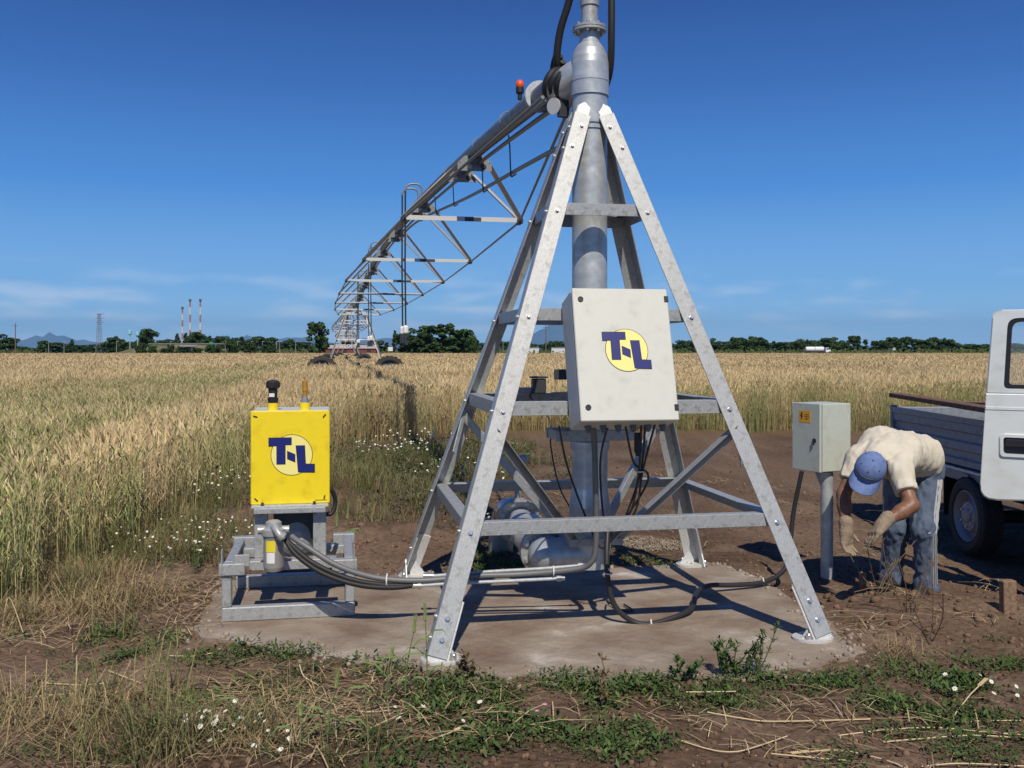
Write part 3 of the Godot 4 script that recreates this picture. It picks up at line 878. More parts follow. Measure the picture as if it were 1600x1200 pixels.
func make_inlet():
	var t := thing("water_inlet", "galvanised flanged water inlet pipe joining the foot of the riser", "pipe", Vector3.ZERO)
	var a := at(905, 858, 6.06); var f1 := at(853, 861, 6.18); var f2 := at(812, 815, 6.95)
	var ax := (f2 - f1).normalized()
	var mb := MB.new()
	mb.tube(curve([Vector3(TC.x, .44, TC.z), Vector3(TC.x - .03, .33, TC.z), f1 - ax * .1, f1], 8), .112, 24)
	part("base_elbow", mb, M.galvanised_pipe, t)
	for k in 2:
		var f: Vector3 = [f1, f2][k]
		mb = MB.new()
		mb.lathe(f, ax, [[0, 0], [0, .165], [.02, .165], [.02, .15], [.026, .15], [.026, .165], [.046, .165], [.046, 0]], 36)
		var fl := part("flange", mb, M.galvanised, t)
		var x := Vector3.UP.cross(ax).normalized(); var y := ax.cross(x)
		for q in 8:
			var an := TAU * (q + .5) / 8
			var p := f + (x * cos(an) + y * sin(an)) * .14
			part("bolt", bolt(p, -ax, .015, .02), M.bolt_steel, fl)
	mb = MB.new()
	mb.lathe(f1 + ax * .046, ax, [[0, .10], [.2, .1], [.3, .13], [.45, .13], [.55, .1], [f1.distance_to(f2), .1]], 28)
	part("inlet_pipe", mb, M.galvanised_pipe, t)
	mb = MB.new()
	mb.tube(curve([f2 + ax * .04, f2 + ax * .35, f2 + ax * .6 + Vector3(0, -.15, 0), f2 + ax * .75 + Vector3(0, -.5, 0)], 6), .1, 24)
	part("buried_bend", mb, M.galvanised_pipe, t)
	var s := thing("vent_standpipe", "thin galvanised standpipe with a small elbow behind the inlet flange", "pipe", at(809, 800, 7.1))
	var up: float = at(809, 728, 7.1).y - at(809, 800, 7.1).y
	mb = MB.new()
	mb.lathe(Vector3(0, -.1, 0), Vector3.UP, [[0, 0], [0, .026], [up * .45, .026], [up * .45, .033], [up * .6, .033], [up * .6, .024], [up + .1, .024]], 16)
	part("stem", mb, M.galvanised, s)
	mb = MB.new()
	mb.tube(curve([Vector3(0, up, 0), Vector3(0.005, up + .03, 0), Vector3(.03, up + .05, .0), Vector3(.07, up + .05, 0.01)], 6), .033, 16)
	part("elbow", mb, M.galvanised, s)
	mb = MB.new()
	mb.box(Vector3(0, .08, 0), Vector3(.11, .17, .06), .006)
	var w := part("wood_block", mb, M.old_wood)
	w.position = at(784, 830, 7.2); w.rotation.y = .2
	tag(w, "short reddish wood block standing in the weeds left of the inlet flange", "wood block")

# ------------------------------------------------------------ the hydraulic power unit
func make_power_unit():
	var o := Vector3(-1.335, 0, -5.75)
	var t := thing("power_unit", "yellow cabinet hydraulic power unit on a galvanised skid frame left of the tower", "power unit", o, TA)
	var W := .775; var D := .80; var s := .062
	var mb: MB
	# skid: front and back hoops joined along the sides
	for z in [0.0, -D]:
		for spec in [[Vector3(0, .042, z), Vector3(W, .084, s)], [Vector3(-W / 2 + .028, .18, z), Vector3(.056, .19, s - .006)], [Vector3(W / 2 - .028, .18, z), Vector3(.056, .19, s - .006)]]:
			mb = MB.new(); mb.box(spec[0], spec[1], .006); part("skid_beam", mb, M.galvanised, t)
	for sx in [-1, 1]:
		mb = MB.new(); mb.box(Vector3(sx * (W / 2 - .06), .31, .012), Vector3(.15, .07, .07), .005); part("skid_bracket", mb, M.galvanised, t)
		mb = MB.new(); mb.box(Vector3(sx * (W / 2 - .035), .31, -D / 2), Vector3(.055, .06, D - .1), .005); part("skid_beam", mb, M.galvanised, t)
		mb = MB.new(); mb.box(Vector3(sx * (W / 2 - .06), .31, -D - .012), Vector3(.15, .07, .07), .005); part("skid_bracket", mb, M.galvanised, t)
		mb = MB.new(); mb.box(Vector3(sx * (W / 2 - .004), .36, .03), Vector3(.008, .14, .05), .002); part("end_plate", mb, M.galvanised, t)
	mb = MB.new(); mb.box(Vector3(0.02, .30, -.12), Vector3(.52, .06, .09), .005); part("cross_beam", mb, M.galvanised, t)
	mb = MB.new(); mb.box(Vector3(0.02, .30, -.52), Vector3(.66, .06, .09), .005); part("cross_beam", mb, M.galvanised, t)
	# stand: two channels, top channel, dark motor behind
	for sx in [-1, 1]:
		mb = MB.new()
		mb.box(Vector3(.0 + sx * .175, .475, -.17), Vector3(.075, .29, .008), .002)
		mb.box(Vector3(.0 + sx * .212, .475, -.22), Vector3(.008, .29, .10), .002)
		mb.box(Vector3(.0 + sx * .139, .475, -.19), Vector3(.006, .29, .035), .002)
		part("stand_leg", mb, M.galvanised, t)
	mb = MB.new()
	mb.box(Vector3(-.0, .625, -.175), Vector3(.43, .035, .15), .004)
	part("stand_top", mb, M.galvanised, t)
	mb = MB.new()
	mb.box(Vector3(0, .648, -.32), Vector3(.46, .014, .42), .002)
	part("base_tray", mb, M.galvanised_dull, t)
	for sx in [-1, 1]:
		mb = MB.new(); mb.lathe(Vector3(-.01 + sx * .155, .60, -.13), Vector3.UP, [[0, 0], [0, .012], [.06, .012], [.06, .008], [.075, .008], [.075, 0]], 8); part("mounting_bolt", mb, M.dark_steel, t)
	mb = MB.new()
	mb.lathe(Vector3(.03, .43, -.62), Vector3(0, 0, 1), [[0, 0], [0, .1], [.06, .125], [.30, .125], [.33, .09], [.36, .04], [.36, 0]], 24)
	part("pump_motor", mb, M.galvanised_dull, t)
	# the cabinet
	mb = MB.new()
	mb.box(Vector3(.0, .945, -.39), Vector3(.47, .57, .40), .008)
	part("cabinet", mb, M.grey_paint, t)
	mb = MB.new()
	mb.box(Vector3(.0, .942, -.179), Vector3(.476, .575, .022), .005)
	var door := part("cabinet_door", mb, M.yellow_paint, t)
	mb = MB.new()
	mb.box(Vector3(.0, .942, -.205), Vector3(.45, .55, .026), .001)
	part("door_seal", mb, M.black_trim, t)
	for q in [[-.21, .255, -.3], [.205, .255, .9], [-.205, -.255, -.8], [.205, -.25, 1.3]]:
		mb = MB.new()
		mb.box(Vector3(q[0], .942 + q[1], -.166), Vector3(.026, .007, .006), .001, Basis(Vector3(0, 0, 1), q[2]))
		part("door_clip", mb, M.black_trim, door)
	mb = MB.new()
	for k in 6: mb.box(Vector3(.155 + k * .012, .675, -.1675), Vector3(.008, .006, .001))
	part("small_print", mb, M.logo_black, door)
	logo(door, Vector3(.008, .958, -.1678), Vector3.RIGHT, Vector3.UP, .272)
	# filler caps on top
	for k in 2:
		var p: Vector3 = [Vector3(-.11, 1.23, -.25), Vector3(.085, 1.23, -.25)][k]
		mb = MB.new()
		mb.lathe(p, Vector3.UP, [[0, .034], [.045, .032], [.045, 0]], 20)
		part("filler_neck", mb, M.yellow_paint, t)
	mb = MB.new()
	mb.lathe(Vector3(-.11, 1.275, -.25), Vector3.UP, [[0, 0], [0, .03], [.03, .034], [.035, .026], [.09, .028], [.095, .04], [.13, .04], [.14, .03], [.145, 0]], 18)
	for k in 9:
		var a := TAU * k / 9
		mb.box(Vector3(-.11 + cos(a) * .039, 1.388, -.25 + sin(a) * .039), Vector3(.01, .03, .01), .002)
	var cap := part("breather_cap", mb, M.rubber, t)
	mb = MB.new(); mb.box(Vector3(-.115, 1.325, -.219), Vector3(.032, .022, .004)); part("cap_label", mb, M.white_print, cap)
	mb = MB.new()
	mb.lathe(Vector3(.085, 1.275, -.25), Vector3.UP, [[0, 0], [0, .026], [.025, .026], [.025, .02], [.04, .02], [.04, 0]], 6)
	part("valve_nut", mb, M.bolt_steel, t)
	mb = MB.new()
	mb.lathe(Vector3(.085, 1.315, -.25), Vector3.UP, [[0, .014], [.03, .016], [.032, .019], [.05, .019], [.052, .016], [.095, .017], [.1, 0]], 14)
	part("relief_valve", mb, M.brass, t)
	# filter with its head and labels
	var f := Vector3(-.085, .30, .085)
	mb = MB.new()
	mb.lathe(f, Vector3.UP, [[0, 0], [0, .03], [.008, .05], [.03, .058], [.20, .058], [.205, .062], [.215, .062], [.215, 0]], 28)
	var can := part("filter_canister", mb, M.filter_grey, t)
	mb = MB.new()
	mb.lathe(f + Vector3(0, .217, 0), Vector3.UP, [[0, 0], [0, .07], [.035, .072], [.045, .05], [.075, .045], [.085, .03], [.085, 0]], 24)
	mb.lathe(f + Vector3(-.09, .245, 0), Vector3.RIGHT, [[0, 0], [0, .024], [.05, .024]], 12)
	mb.lathe(f + Vector3(.09, .245, 0), Vector3.LEFT, [[0, 0], [0, .024], [.05, .024]], 12)
	part("filter_head", mb, M.galvanised, t)
	mb = MB.new()
	mb.tube(curve([f + Vector3(.0, .27, .03), f + Vector3(.015, .265, .075), f + Vector3(.04, .235, .1), f + Vector3(.06, .21, .1)], 5), .022, 12)
	mb.lathe(f + Vector3(.045, .232, .1), Vector3(.7, -.7, 0), [[0, 0], [0, .032], [.02, .032], [.02, 0]], 6)
	part("hose_elbow", mb, M.galvanised, t)
	for q in [[.125, .19, "label_yellow", .5], [.06, .122, "white_print", .42]]:
		mb = MB.new()
		mb.lathe(f, Vector3.UP, [[q[0], .0588], [q[1], .0588]], 12, -q[3] - .25, q[3] - .25)
		part("filter_label", mb, M[q[2]], can)
	# control valve beside the stand
	mb = MB.new(); mb.box(Vector3(-.27, .36, .03), Vector3(.09, .07, .02), .003); part("valve_plate", mb, M.galvanised, t)
	mb = MB.new(); mb.box(Vector3(.02, .50, -.35), Vector3(.26, .18, .12), .01); part("valve_block", mb, M.dark_steel, t)

# ------------------------------------------------------------ span and drive tower
const SPAN0 := Vector3(0.285, 0, -6.2)

func pipe_height(l: float, len: float, h0: float, h1: float) -> float:
	var u := l / len
	return lerp(h0, h1, u) + 0.66 * 4.0 * u * (1.0 - u)

func make_span(label: String, o: Vector3, turn: float, len: float, h0: float, h1: float, detail: bool) -> Node3D:
	var t := thing("irrigation_span", label, "irrigation span", o, turn, "")
	var nodes := [4.18, 8.97, 13.55, 18.05, 22.65, 27.25, 31.65]
	var halves := [.63, .83, .98, 1.03, 1.05, 1.0, .8]
	var sides := 14 if detail else 8
	var mb := MB.new()
	var pts := []
	for k in 41: pts.append(Vector3(0, pipe_height(len * k / 40, len, h0, h1), -len * k / 40))
	mb.tube(pts, .071, 20 if detail else 8)
	part("water_pipe", mb, M.span_pipe_steel, t)
	for q in [[.075, -.085], [.045, -.112], [-.06, -.10]]:
		if not detail: break
		mb = MB.new()
		var pp := []
		for p in pts: pp.append(p + Vector3(q[0], q[1], 0))
		mb.tube(pp, .016, 8)
		part("hydraulic_line", mb, M.span_steel, t)
	if detail:
		mb = MB.new()
		var pp := []
		for k in 30:
			var l := 0.3 + k * .42
			pp.append(Vector3(.10, pipe_height(l, len, h0, h1) - .12 - .24 * (1.0 - smoothstep(3.0, 12.0, l)) , -l))
		mb.tube(pp, .017, 8)
		part("drain_line", mb, M.span_steel, t)
		for l in [1.9, 3.3, 5.4, 7.2, 9.4]:
			var y := pipe_height(l, len, h0, h1)
			mb = MB.new()
			var y2 := y - .12 - .24 * (1.0 - smoothstep(3.0, 12.0, l))
			mb.tube(curve([Vector3(.06, y - .05, -l), Vector3(.07, y - .15, -l), Vector3(.08, y2 - .02, -l), Vector3(.1, y2 - .03, -l), Vector3(.13, y2 - .01, -l)], 4), .006, 6)
			part("line_hanger", mb, M.cable_black, t)
			mb = MB.new()
			mb.lathe(Vector3(0, y, -l + .3), Vector3(0, 0, -1), [[0, .07], [0, .076], [.022, .076], [.022, .07]], 20)
			part("pipe_band", mb, M.span_steel, t)
	for sx in [-1, 1]:
		var prev := Vector3(sx * .1, h0 - .1, 0.05)
		for k in nodes.size() + 1:
			var nx := Vector3(sx * .1, h1 - .1, -len)
			if k < nodes.size(): nx = Vector3(sx * halves[k], 3.0, -nodes[k])
			mb = MB.new(); mb.rod(prev, nx, .0125, 8)
			part("truss_rod", mb, M.span_steel, t)
			prev = nx
			if k == nodes.size(): break
			for e in [-1, 1]:
				var l: float = nodes[k] + e * .5 - .35
				var y := pipe_height(l, len, h0, h1)
				mb = MB.new()
				mb.angle(Vector3(sx * .12, y - .11, -l), nx + Vector3(0, 0, -e * .04), Vector3(sx, 0, 0), Vector3(0, 0, e), .038, .005)
				part("strut", mb, M.span_steel if e > 0 else M.span_bright, t)
			mb = MB.new(); mb.box(nx, Vector3(.05, .06, .16), .01); part("truss_node", mb, M.dark_steel, t)
	for k in nodes.size():
		mb = MB.new()
		var half: float = halves[k]
		mb.box(Vector3(0, 3.015, -nodes[k]), Vector3(half * 2 - .06, .05, .005), .001)
		mb.box(Vector3(0, 3.0375, -nodes[k] - .02), Vector3(half * 2 - .06, .005, .035))
		var cb := part("cross_bar", mb, M.span_bright, t)
		if detail and k < 6:
			for q in [[.19, .17], [.06, .03]]:
				mb = MB.new(); mb.box(Vector3(q[0] * half * 1.1, 3.012, -nodes[k] + .004), Vector3(q[1] * half * 1.4, .045, .003)); part("bar_label", mb, M.dark_steel, cb)
		for e in [-1, 1]:
			var l: float = nodes[k] + e * .5 - .35
			var y := pipe_height(l, len, h0, h1)
			mb = MB.new()
			mb.sheet(PackedVector2Array([Vector2(-.17, -.19), Vector2(.17, -.19), Vector2(.17, -.11), Vector2(.10, -.04), Vector2(-.10, -.04), Vector2(-.17, -.11)]), Vector3(0, y, -l - .004), Vector3.RIGHT, Vector3.UP, .008)
			var g := part("gusset_plate", mb, M.span_steel, t)
			if detail:
				for bx in [-.05, .09]: part("gusset_bolt", bolt(Vector3(bx, y - .145, -l + .004), Vector3(0, 0, 1), .02, .012), M.bolt_steel if bx < 0 else M.dark_steel, g)
	# drop hoses with their gooseneck, weight and sprinkler
	var drops := [8.9, 8.35, 19.4, 18.2, 27.0, 26.0] if detail else [9.0, 19.0, 28.0]
	for k in drops.size():
		var l: float = drops[k]
		var y := pipe_height(l, len, h0, h1)
		var sx := -1.0
		if not detail: sx = 1.0
		mb = MB.new()
		mb.tube(curve([Vector3(0, y + .07, -l), Vector3(0, y + .19, -l), Vector3(sx * .05, y + .25, -l), Vector3(sx * .18, y + .25, -l), Vector3(sx * .24, y + .19, -l), Vector3(sx * .245, y + .15, -l)], 5), .015, 8)
		var gn := part("gooseneck", mb, M.span_steel, t)
		var bot := 1.98
		mb = MB.new()
		mb.tube([Vector3(sx * .245, y + .17, -l), Vector3(sx * .25, (y + bot) / 2, -l + .01), Vector3(sx * .24, bot, -l)], .0125, 8)
		var dr := part("drop_hose", mb, M.cable_black, t)
		mb = MB.new()
		mb.lathe(Vector3(sx * .24, bot - .13, -l), Vector3.UP, [[0, 0], [0, .03], [.02, .045], [.10, .045], [.13, .02], [.13, 0]], 12)
		part("hose_weight", mb, M.white_print, dr)
		mb = MB.new()
		mb.lathe(Vector3(sx * .24, bot - .27, -l), Vector3.UP, [[0, 0], [0, .05], [.015, .055], [.03, .02], [.09, .022], [.14, .018], [.14, 0]], 12)
		mb.box(Vector3(sx * .24 + .035, bot - .2, -l), Vector3(.008, .12, .008)); mb.box(Vector3(sx * .24 - .035, bot - .2, -l), Vector3(.008, .12, .008))
		part("sprinkler_head", mb, M.dark_steel, dr)
	if detail:
		mb = MB.new()
		mb.lathe(Vector3(0, pipe_height(.55, len, h0, h1), -.45), Vector3(0, 0, -1), [[0, .0], [0, .108], [.018, .108], [.018, .09], [.024, .09], [.024, .108], [.042, .108], [.042, 0]], 24)
		part("pipe_flange", mb, M.galvanised_dull, t)
	return t

func make_drive_tower(label: String, o: Vector3, turn: float, detail: bool) -> Node3D:
	var t := thing("drive_tower", label, "drive tower", o, turn, "")
	var mb := MB.new()
	mb.box(Vector3(0, .78, 0), Vector3(2.9, .16, .13), .01)
	part("base_beam", mb, M.span_bright, t)
	for sx in [-1, 1]:
		for sz in [-1, 1]:
			mb = MB.new()
			mb.angle(Vector3(sx * 1.25, .86, sz * .04), Vector3(sx * .42, 3.25, sz * .45), Vector3(-sx, 0, 0), Vector3(0, 0, sz), .075, .008)
			part("tower_leg", mb, M.span_bright, t)
		mb = MB.new()
		mb.rod(Vector3(sx * .42, 3.25, -.45), Vector3(sx * .42, 3.25, .45), .03, 8)
		part("top_bar", mb, M.span_steel, t)
		mb = MB.new()
		if sx > 0: mb.angle(Vector3(.84, 2.05, .25), Vector3(-.84, 2.05, .25), Vector3.UP, Vector3(0, 0, 1), .05, .006)
		else: mb.bar(Vector3(-.42, 3.2, .45), Vector3(.42, 3.2, .45), Vector3.UP, .06, .03)
		part("tower_brace", mb, M.span_bright, t)
		# wheel: tyre with lugs, and rim
		var w := Vector3(sx * 1.42, .70, .17)
		mb = MB.new()
		mb.lathe(w + Vector3(0, 0, -.14), Vector3(0, 0, 1), [[.03, .46], [0, .52], [.01, .64], [.05, .68], [.23, .68], [.27, .64], [.28, .52], [.25, .46]], 36)
		for k in 22:
			var a := TAU * k / 22
			mb.box(w + Vector3(cos(a) * .69, sin(a) * .69, (.06 if k % 2 == 0 else -.06)), Vector3(.022, .05, .15), .004, Basis(Vector3(0, 0, 1), a) * Basis(Vector3(1, 0, 0), .5 if k % 2 == 0 else -.5))
		var ty := part("tyre", mb, M.rubber_dull, t)
		mb = MB.new()
		mb.lathe(w + Vector3(0, 0, -.1), Vector3(0, 0, 1), [[0, .47], [.03, .42], [.08, .4], [.09, .12], [.12, .1], [.12, 0]], 28)
		part("rim", mb, M.rim_steel, t)
	mb = MB.new()
	mb.box(Vector3(0, .95, .1), Vector3(.35, .28, .22), .02)
	part("drive_motor", mb, M.dark_steel, t)
	return t

func make_spans():
	var a1 := atan(0.2)
	var len := 35.45
	make_span("nearest bowed irrigation span with truss and drop hoses reaching from the pivot tower", SPAN0, a1, len, 3.32, 3.5, true)
	var p := SPAN0 + Vector3(-sin(a1), 0, -cos(a1)) * len
	make_drive_tower("nearest wheeled drive tower at the end of the first irrigation span", p, a1, true)
	var a2 := atan(0.185); var names := ["second", "third", "fourth"]
	for k in 3:
		var q := p + Vector3(-sin(a2), 0, -cos(a2)) * len
		make_span(names[k] + " irrigation span from the pivot, seen far off through the first drive tower", p, a2, len, 3.5, 3.5, false)
		make_drive_tower(["second", "third", "fourth and farthest"][k] + " wheeled drive tower out in the wheat, behind the nearest one", q, a2, false)
		p = q
		a2 -= .012
	# beacon on the pipe
	var b := thing("beacon", "small orange dome beacon on a black base above the span pipe", "beacon", Vector3.ZERO)
	var l := 1.0
	b.position = SPAN0 + Vector3(-sin(a1) * l - .03, pipe_height(l, len, 3.32, 3.5) + .08, -cos(a1) * l)
	var mb := MB.new()
	mb.lathe(Vector3.ZERO, Vector3.UP, [[0, 0], [0, .017], [.045, .017], [.05, .03], [.09, .03], [.09, 0]], 16)
	part("beacon_base", mb, M.rubber, b)
	mb = MB.new()
	mb.lathe(Vector3(0, .09, 0), Vector3.UP, [[0, .026], [.013, .031], [.026, .032], [.04, .029], [.052, .02], [.057, .009], [.058, 0]], 20)
	part("beacon_dome", mb, M.orange_dome, b)

# ------------------------------------------------------------ post box
func make_post_box():
	var o := at(1292, 898, 6.86)
	var t := thing("post_box", "pale grey electrical box on a round galvanised post beside the bending person", "electrical box", Vector3(o.x, 0, o.z), deg_to_rad(-64.0))
	var H := .48
	var y0 := .745
	var mb := MB.new()
	mb.lathe(Vector3(0, -.1, 0), Vector3.UP, [[0, 0], [0, .043], [y0 + .09, .043], [y0 + .09, 0]], 24)
	part("post", mb, M.galvanised_pipe, t)
	mb = MB.new()
	mb.sheet(PackedVector2Array([Vector2(.03, 0), Vector2(.03, -.16), Vector2(.06, -.12), Vector2(.11, -.03), Vector2(.14, 0)]), Vector3(0, y0, .005), Vector3(-1, 0, 0), Vector3.UP, .008)
	part("post_gusset", mb, M.galvanised, t)
	# local +z is the door side after the turn, +x the plain side
	var c := Vector3(-.06, y0 + H / 2, -.02)
	var W := .275; var D := .265
	mb = MB.new()
	mb.box(c, Vector3(W, H, D), .005)
	part("cabinet", mb, M.grey_paint_green, t)
	mb = MB.new()
	mb.box(c + Vector3(0, 0, D / 2 + .004), Vector3(W - .016, H - .016, .01)); part("door_seal", mb, M.black_trim, t)
	mb = MB.new()
	mb.box(c + Vector3(0, 0, D / 2 + .018), Vector3(W + .002, H + .004, .02), .004)
	var door := part("door", mb, M.grey_paint_green, t)
	mb = MB.new()
	mb.box(c + Vector3(-.01, .145, D / 2 + .0285), Vector3(.115, .085, .0015)); var st := part("warning_sticker", mb, M.label_orange, door)
	mb = MB.new()
	var z := c + Vector3(-.01, .145, D / 2 + .0293)
	mb.sheet(PackedVector2Array([Vector2(-.035, .03), Vector2(-.02, .03), Vector2(-.028, .005), Vector2(-.015, .005), Vector2(-.04, -.03), Vector2(-.035, 0), Vector2(-.045, 0)]), z, Vector3.RIGHT, Vector3.UP, .0008)
	mb.box(z + Vector3(.02, .015, .0004), Vector3(.04, .004, .0008)); mb.box(z + Vector3(.02, .0, .0004), Vector3(.045, .004, .0008)); mb.box(z + Vector3(.018, -.015, .0004), Vector3(.035, .004, .0008))
	part("sticker_print", mb, M.logo_black, st)
	mb = MB.new()
	mb.lathe(c + Vector3(.085, -.02, D / 2 + .028), Vector3(0, 0, 1), [[0, .017], [.006, .016], [.006, 0]], 16)
	mb.box(c + Vector3(.085, -.03, D / 2 + .038), Vector3(.012, .045, .01), .003)
	part("lock", mb, M.black_trim, door)

# ------------------------------------------------------------ the light truck, its passenger door open
func make_truck():
	var X := 3.87                          # its near side
	var G := -.13
	var t := thing("pickup_truck", "white light truck with drop sided blue grey bed and its passenger door open", "truck", Vector3(X, G, -8.0))
	var mb: MB
	var B := func(o: Vector3, s: Vector3, bev := 0.01) -> MB:
		var q := MB.new(); q.box(o, s, bev); return q
	# local: x 0 is the near side, +x across, -z to the rear, ground at 0
	# drop side: ribbed panel with rails
	var zb := -1.75; var zf := 1.0; var yb := .74; var yt := 1.16
	var prof := [[yb, 0.0], [yb + .05, 0.0], [yb + .065, .025], [yb + .12, .025], [yb + .135, 0.0], [yb + .2, 0.0], [yb + .215, .025], [yb + .28, .025], [yb + .295, 0.0], [yt - .06, 0.0], [yt - .05, -.012], [yt, -.012], [yt, .05]]
	var side := func(x0: float, dirx: float) -> MB:
		var q := MB.new()
		for i in prof.size() - 1:
			var a = prof[i]; var b = prof[i + 1]
			var n := Vector3(-(b[0] - a[0]) * dirx, (b[1] - a[1]), 0).normalized()
			q.quad(Vector3(x0 + a[1] * dirx, a[0], zb), Vector3(x0 + a[1] * dirx, a[0], zf), Vector3(x0 + b[1] * dirx, b[0], zf), Vector3(x0 + b[1] * dirx, b[0], zb), n)
		q.box(Vector3(x0 + .035 * dirx, (yb + yt) / 2, (zb + zf) / 2), Vector3(.012, yt - yb - .004, zf - zb), 0)
		return q
	part("drop_side", side.call(0.0, 1.0), M.bed_paint, t)
	part("drop_side", side.call(1.72, -1.0), M.bed_paint, t)
	part("tailgate", B.call(Vector3(.86, .95, zb - .02), Vector3(1.66, .42, .035)), M.bed_paint, t)
	for x in [.0, 1.72]:
		part("bed_post", B.call(Vector3(x + (.015 if x == 0.0 else -.015), .95, zb - .02), Vector3(.06, .46, .05)), M.bed_paint, t)
	part("headboard", B.call(Vector3(.86, 1.1, zf + .03), Vector3(1.72, .75, .04)), M.bed_paint, t)
	part("bed_floor", B.call(Vector3(.86, .72, (zb + zf) / 2), Vector3(1.64, .05, zf - zb)), M.truck_frame, t)
	part("side_rail", B.call(Vector3(.01, .705, (zb + zf) / 2), Vector3(.05, .022, zf - zb - .02), .004), M.white_car_paint, t)
	part("lower_rail", B.call(Vector3(.05, .645, (zb + zf) / 2), Vector3(.05, .085, zf - zb - .04), .004), M.bed_paint, t)
	for z in [-.9, -.2, .5]: part("side_latch", B.call(Vector3(.015, .66, z), Vector3(.03, .03, .09), .004), M.rim_steel, t)
	part("chassis_rail", B.call(Vector3(.45, .52, -.1), Vector3(.08, .16, 4.2)), M.truck_frame, t)
	part("chassis_rail", B.call(Vector3(1.27, .52, -.1), Vector3(.08, .16, 4.2)), M.truck_frame, t)
	part("fuel_tank", B.call(Vector3(.32, .48, .75), Vector3(.4, .28, .55), .04), M.truck_frame, t)
	part("mud_flap", B.call(Vector3(.2, .42, -.72), Vector3(.3, .35, .012), .003), M.rubber, t)
	# wheels
	for w in [[.07, -.16], [1.65, -.16], [.17, 2.05], [1.55, 2.05]]:
		var out := -1.0 if w[0] < .8 else 1.0
		var o := Vector3(w[0] - out * .1, .325, w[1])
		mb = MB.new()
		mb.lathe(o, Vector3(out, 0, 0), [[.0, .2], [0.0, .29], [.02, .318], [.05, .326], [.15, .326], [.18, .318], [.2, .285], [.195, .235], [.17, .215]], 40)
		for k in 40:
			var a := TAU * k / 40
			mb.box(o + Vector3(out * .1, cos(a) * .328, sin(a) * .328), Vector3(.15, .008, .028), .002, Basis(Vector3.RIGHT, a))
		part("tyre", mb, M.rubber_dull, t)
		mb = MB.new()
		mb.lathe(o, Vector3(out, 0, 0), [[.05, .2], [.185, .218], [.19, .21], [.15, .19], [.11, .175], [.12, .15], [.165, .12], [.165, .065], [.18, .06], [.19, .045], [.19, 0]], 36)
		var rim := part("rim", mb, M.rim_steel, t)
		for k in 6:
			var a := TAU * k / 6
			part("wheel_nut", bolt(o + Vector3(out * .165, cos(a) * .092, sin(a) * .092), Vector3(out, 0, 0), .012, .02), M.bolt_steel, rim)
			mb = MB.new(); mb.lathe(o + Vector3(out * .128, cos(a + .5) * .14, sin(a + .5) * .14), Vector3(out, 0, 0), [[.012, .018], [.012, 0]], 10)
			part("rim_hole", mb, M.logo_black, rim)
	part("axle", B.call(Vector3(.86, .32, -.16), Vector3(1.4, .1, .1), .03), M.truck_frame, t)
	part("axle", B.call(Vector3(.86, .32, 2.05), Vector3(1.4, .1, .1), .03), M.truck_frame, t)
	part("wheel_arch", B.call(Vector3(.2, .69, -.16), Vector3(.34, .03, .8), .005), M.truck_frame, t)
	# cab: a cabover with open doorway on the near side
	var c0 := 1.12; var c1 := 2.78
	var cab := PackedVector2Array([Vector2(c0, .42), Vector2(c0, 1.92), Vector2(c0 + .1, 2.02), Vector2(2.25, 2.02), Vector2(2.45, 1.95), Vector2(2.75, 1.2), Vector2(c1, .9), Vector2(c1, .38), Vector2(2.42, .38), Vector2(2.4, .62), Vector2(2.2, .74), Vector2(1.9, .74), Vector2(1.7, .62), Vector2(1.66, .42)])
	mb = MB.new(); mb.sheet(cab, Vector3(1.69, 0, 0), Vector3(0, 0, 1), Vector3(0, 1, 0), .04); part("far_cab_side", mb, M.white_car_paint, t)
	part("cab_rear_wall", B.call(Vector3(.86, 1.2, c0 + .02), Vector3(1.64, 1.5, .04), .01), M.white_car_paint, t)
	part("cab_roof", B.call(Vector3(.86, 2.0, 1.75), Vector3(1.68, .05, 1.3), .02), M.white_car_paint, t)
	part("cab_floor", B.call(Vector3(.86, .64, 1.9), Vector3(1.64, .06, 1.5), .01), M.truck_frame, t)
	mb = MB.new(); mb.slab(Vector3(.86, .82, 2.77), Vector3(1.68, 0, 0), Vector3(0, .78, .04), Vector3(0, 0, .05), .015); part("cab_front", mb, M.white_car_paint, t)
	mb = MB.new(); mb.slab(Vector3(.86, 1.58, 2.6), Vector3(1.56, 0, 0), Vector3(0, .72, -.3), Vector3(0, .0, .006)); part("windscreen", mb, M.glass, t)
	for x in [.03, 1.69]:
		mb = MB.new(); mb.bar(Vector3(x, 1.2, 2.76), Vector3(x, 2.0, 2.43), Vector3(1, 0, 0), .06, .06, .012); part("front_pillar", mb, M.white_car_paint, t)
	part("rear_pillar", B.call(Vector3(.03, 1.25, c0 + .09), Vector3(.05, 1.5, .14), .012), M.white_car_paint, t)
	part("door_sill", B.call(Vector3(.04, .6, 1.72), Vector3(.06, .12, 1.1), .012), M.white_car_paint, t)
	part("seat", B.call(Vector3(.86, .85, 1.55), Vector3(1.4, .22, .5), .06), M.truck_frame, t)
	part("seat_back", B.call(Vector3(.86, 1.2, 1.28), Vector3(1.4, .6, .16), .06), M.truck_frame, t)
	part("bumper", B.call(Vector3(.86, .42, 2.84), Vector3(1.68, .2, .1), .03), M.black_trim, t)
	for x in [.22, 1.5]: part("headlight", B.call(Vector3(x, .72, 2.79), Vector3(.3, .16, .06), .02), M.white_print, t)
	# the open door: hinge at the front of the doorway, swung out past the side
	var hinge := Vector3(-.02, 0, 2.12)
	var free := Vector3(3.075 - X, 0, -6.36 + 8.0)
	var dx := (hinge - free); dx.y = 0
	var L := dx.length()
	var u := dx.normalized()                      # along the door from its free edge to the hinge
	var N := u.cross(Vector3.UP).normalized()
	if N.z < 0: N = -N
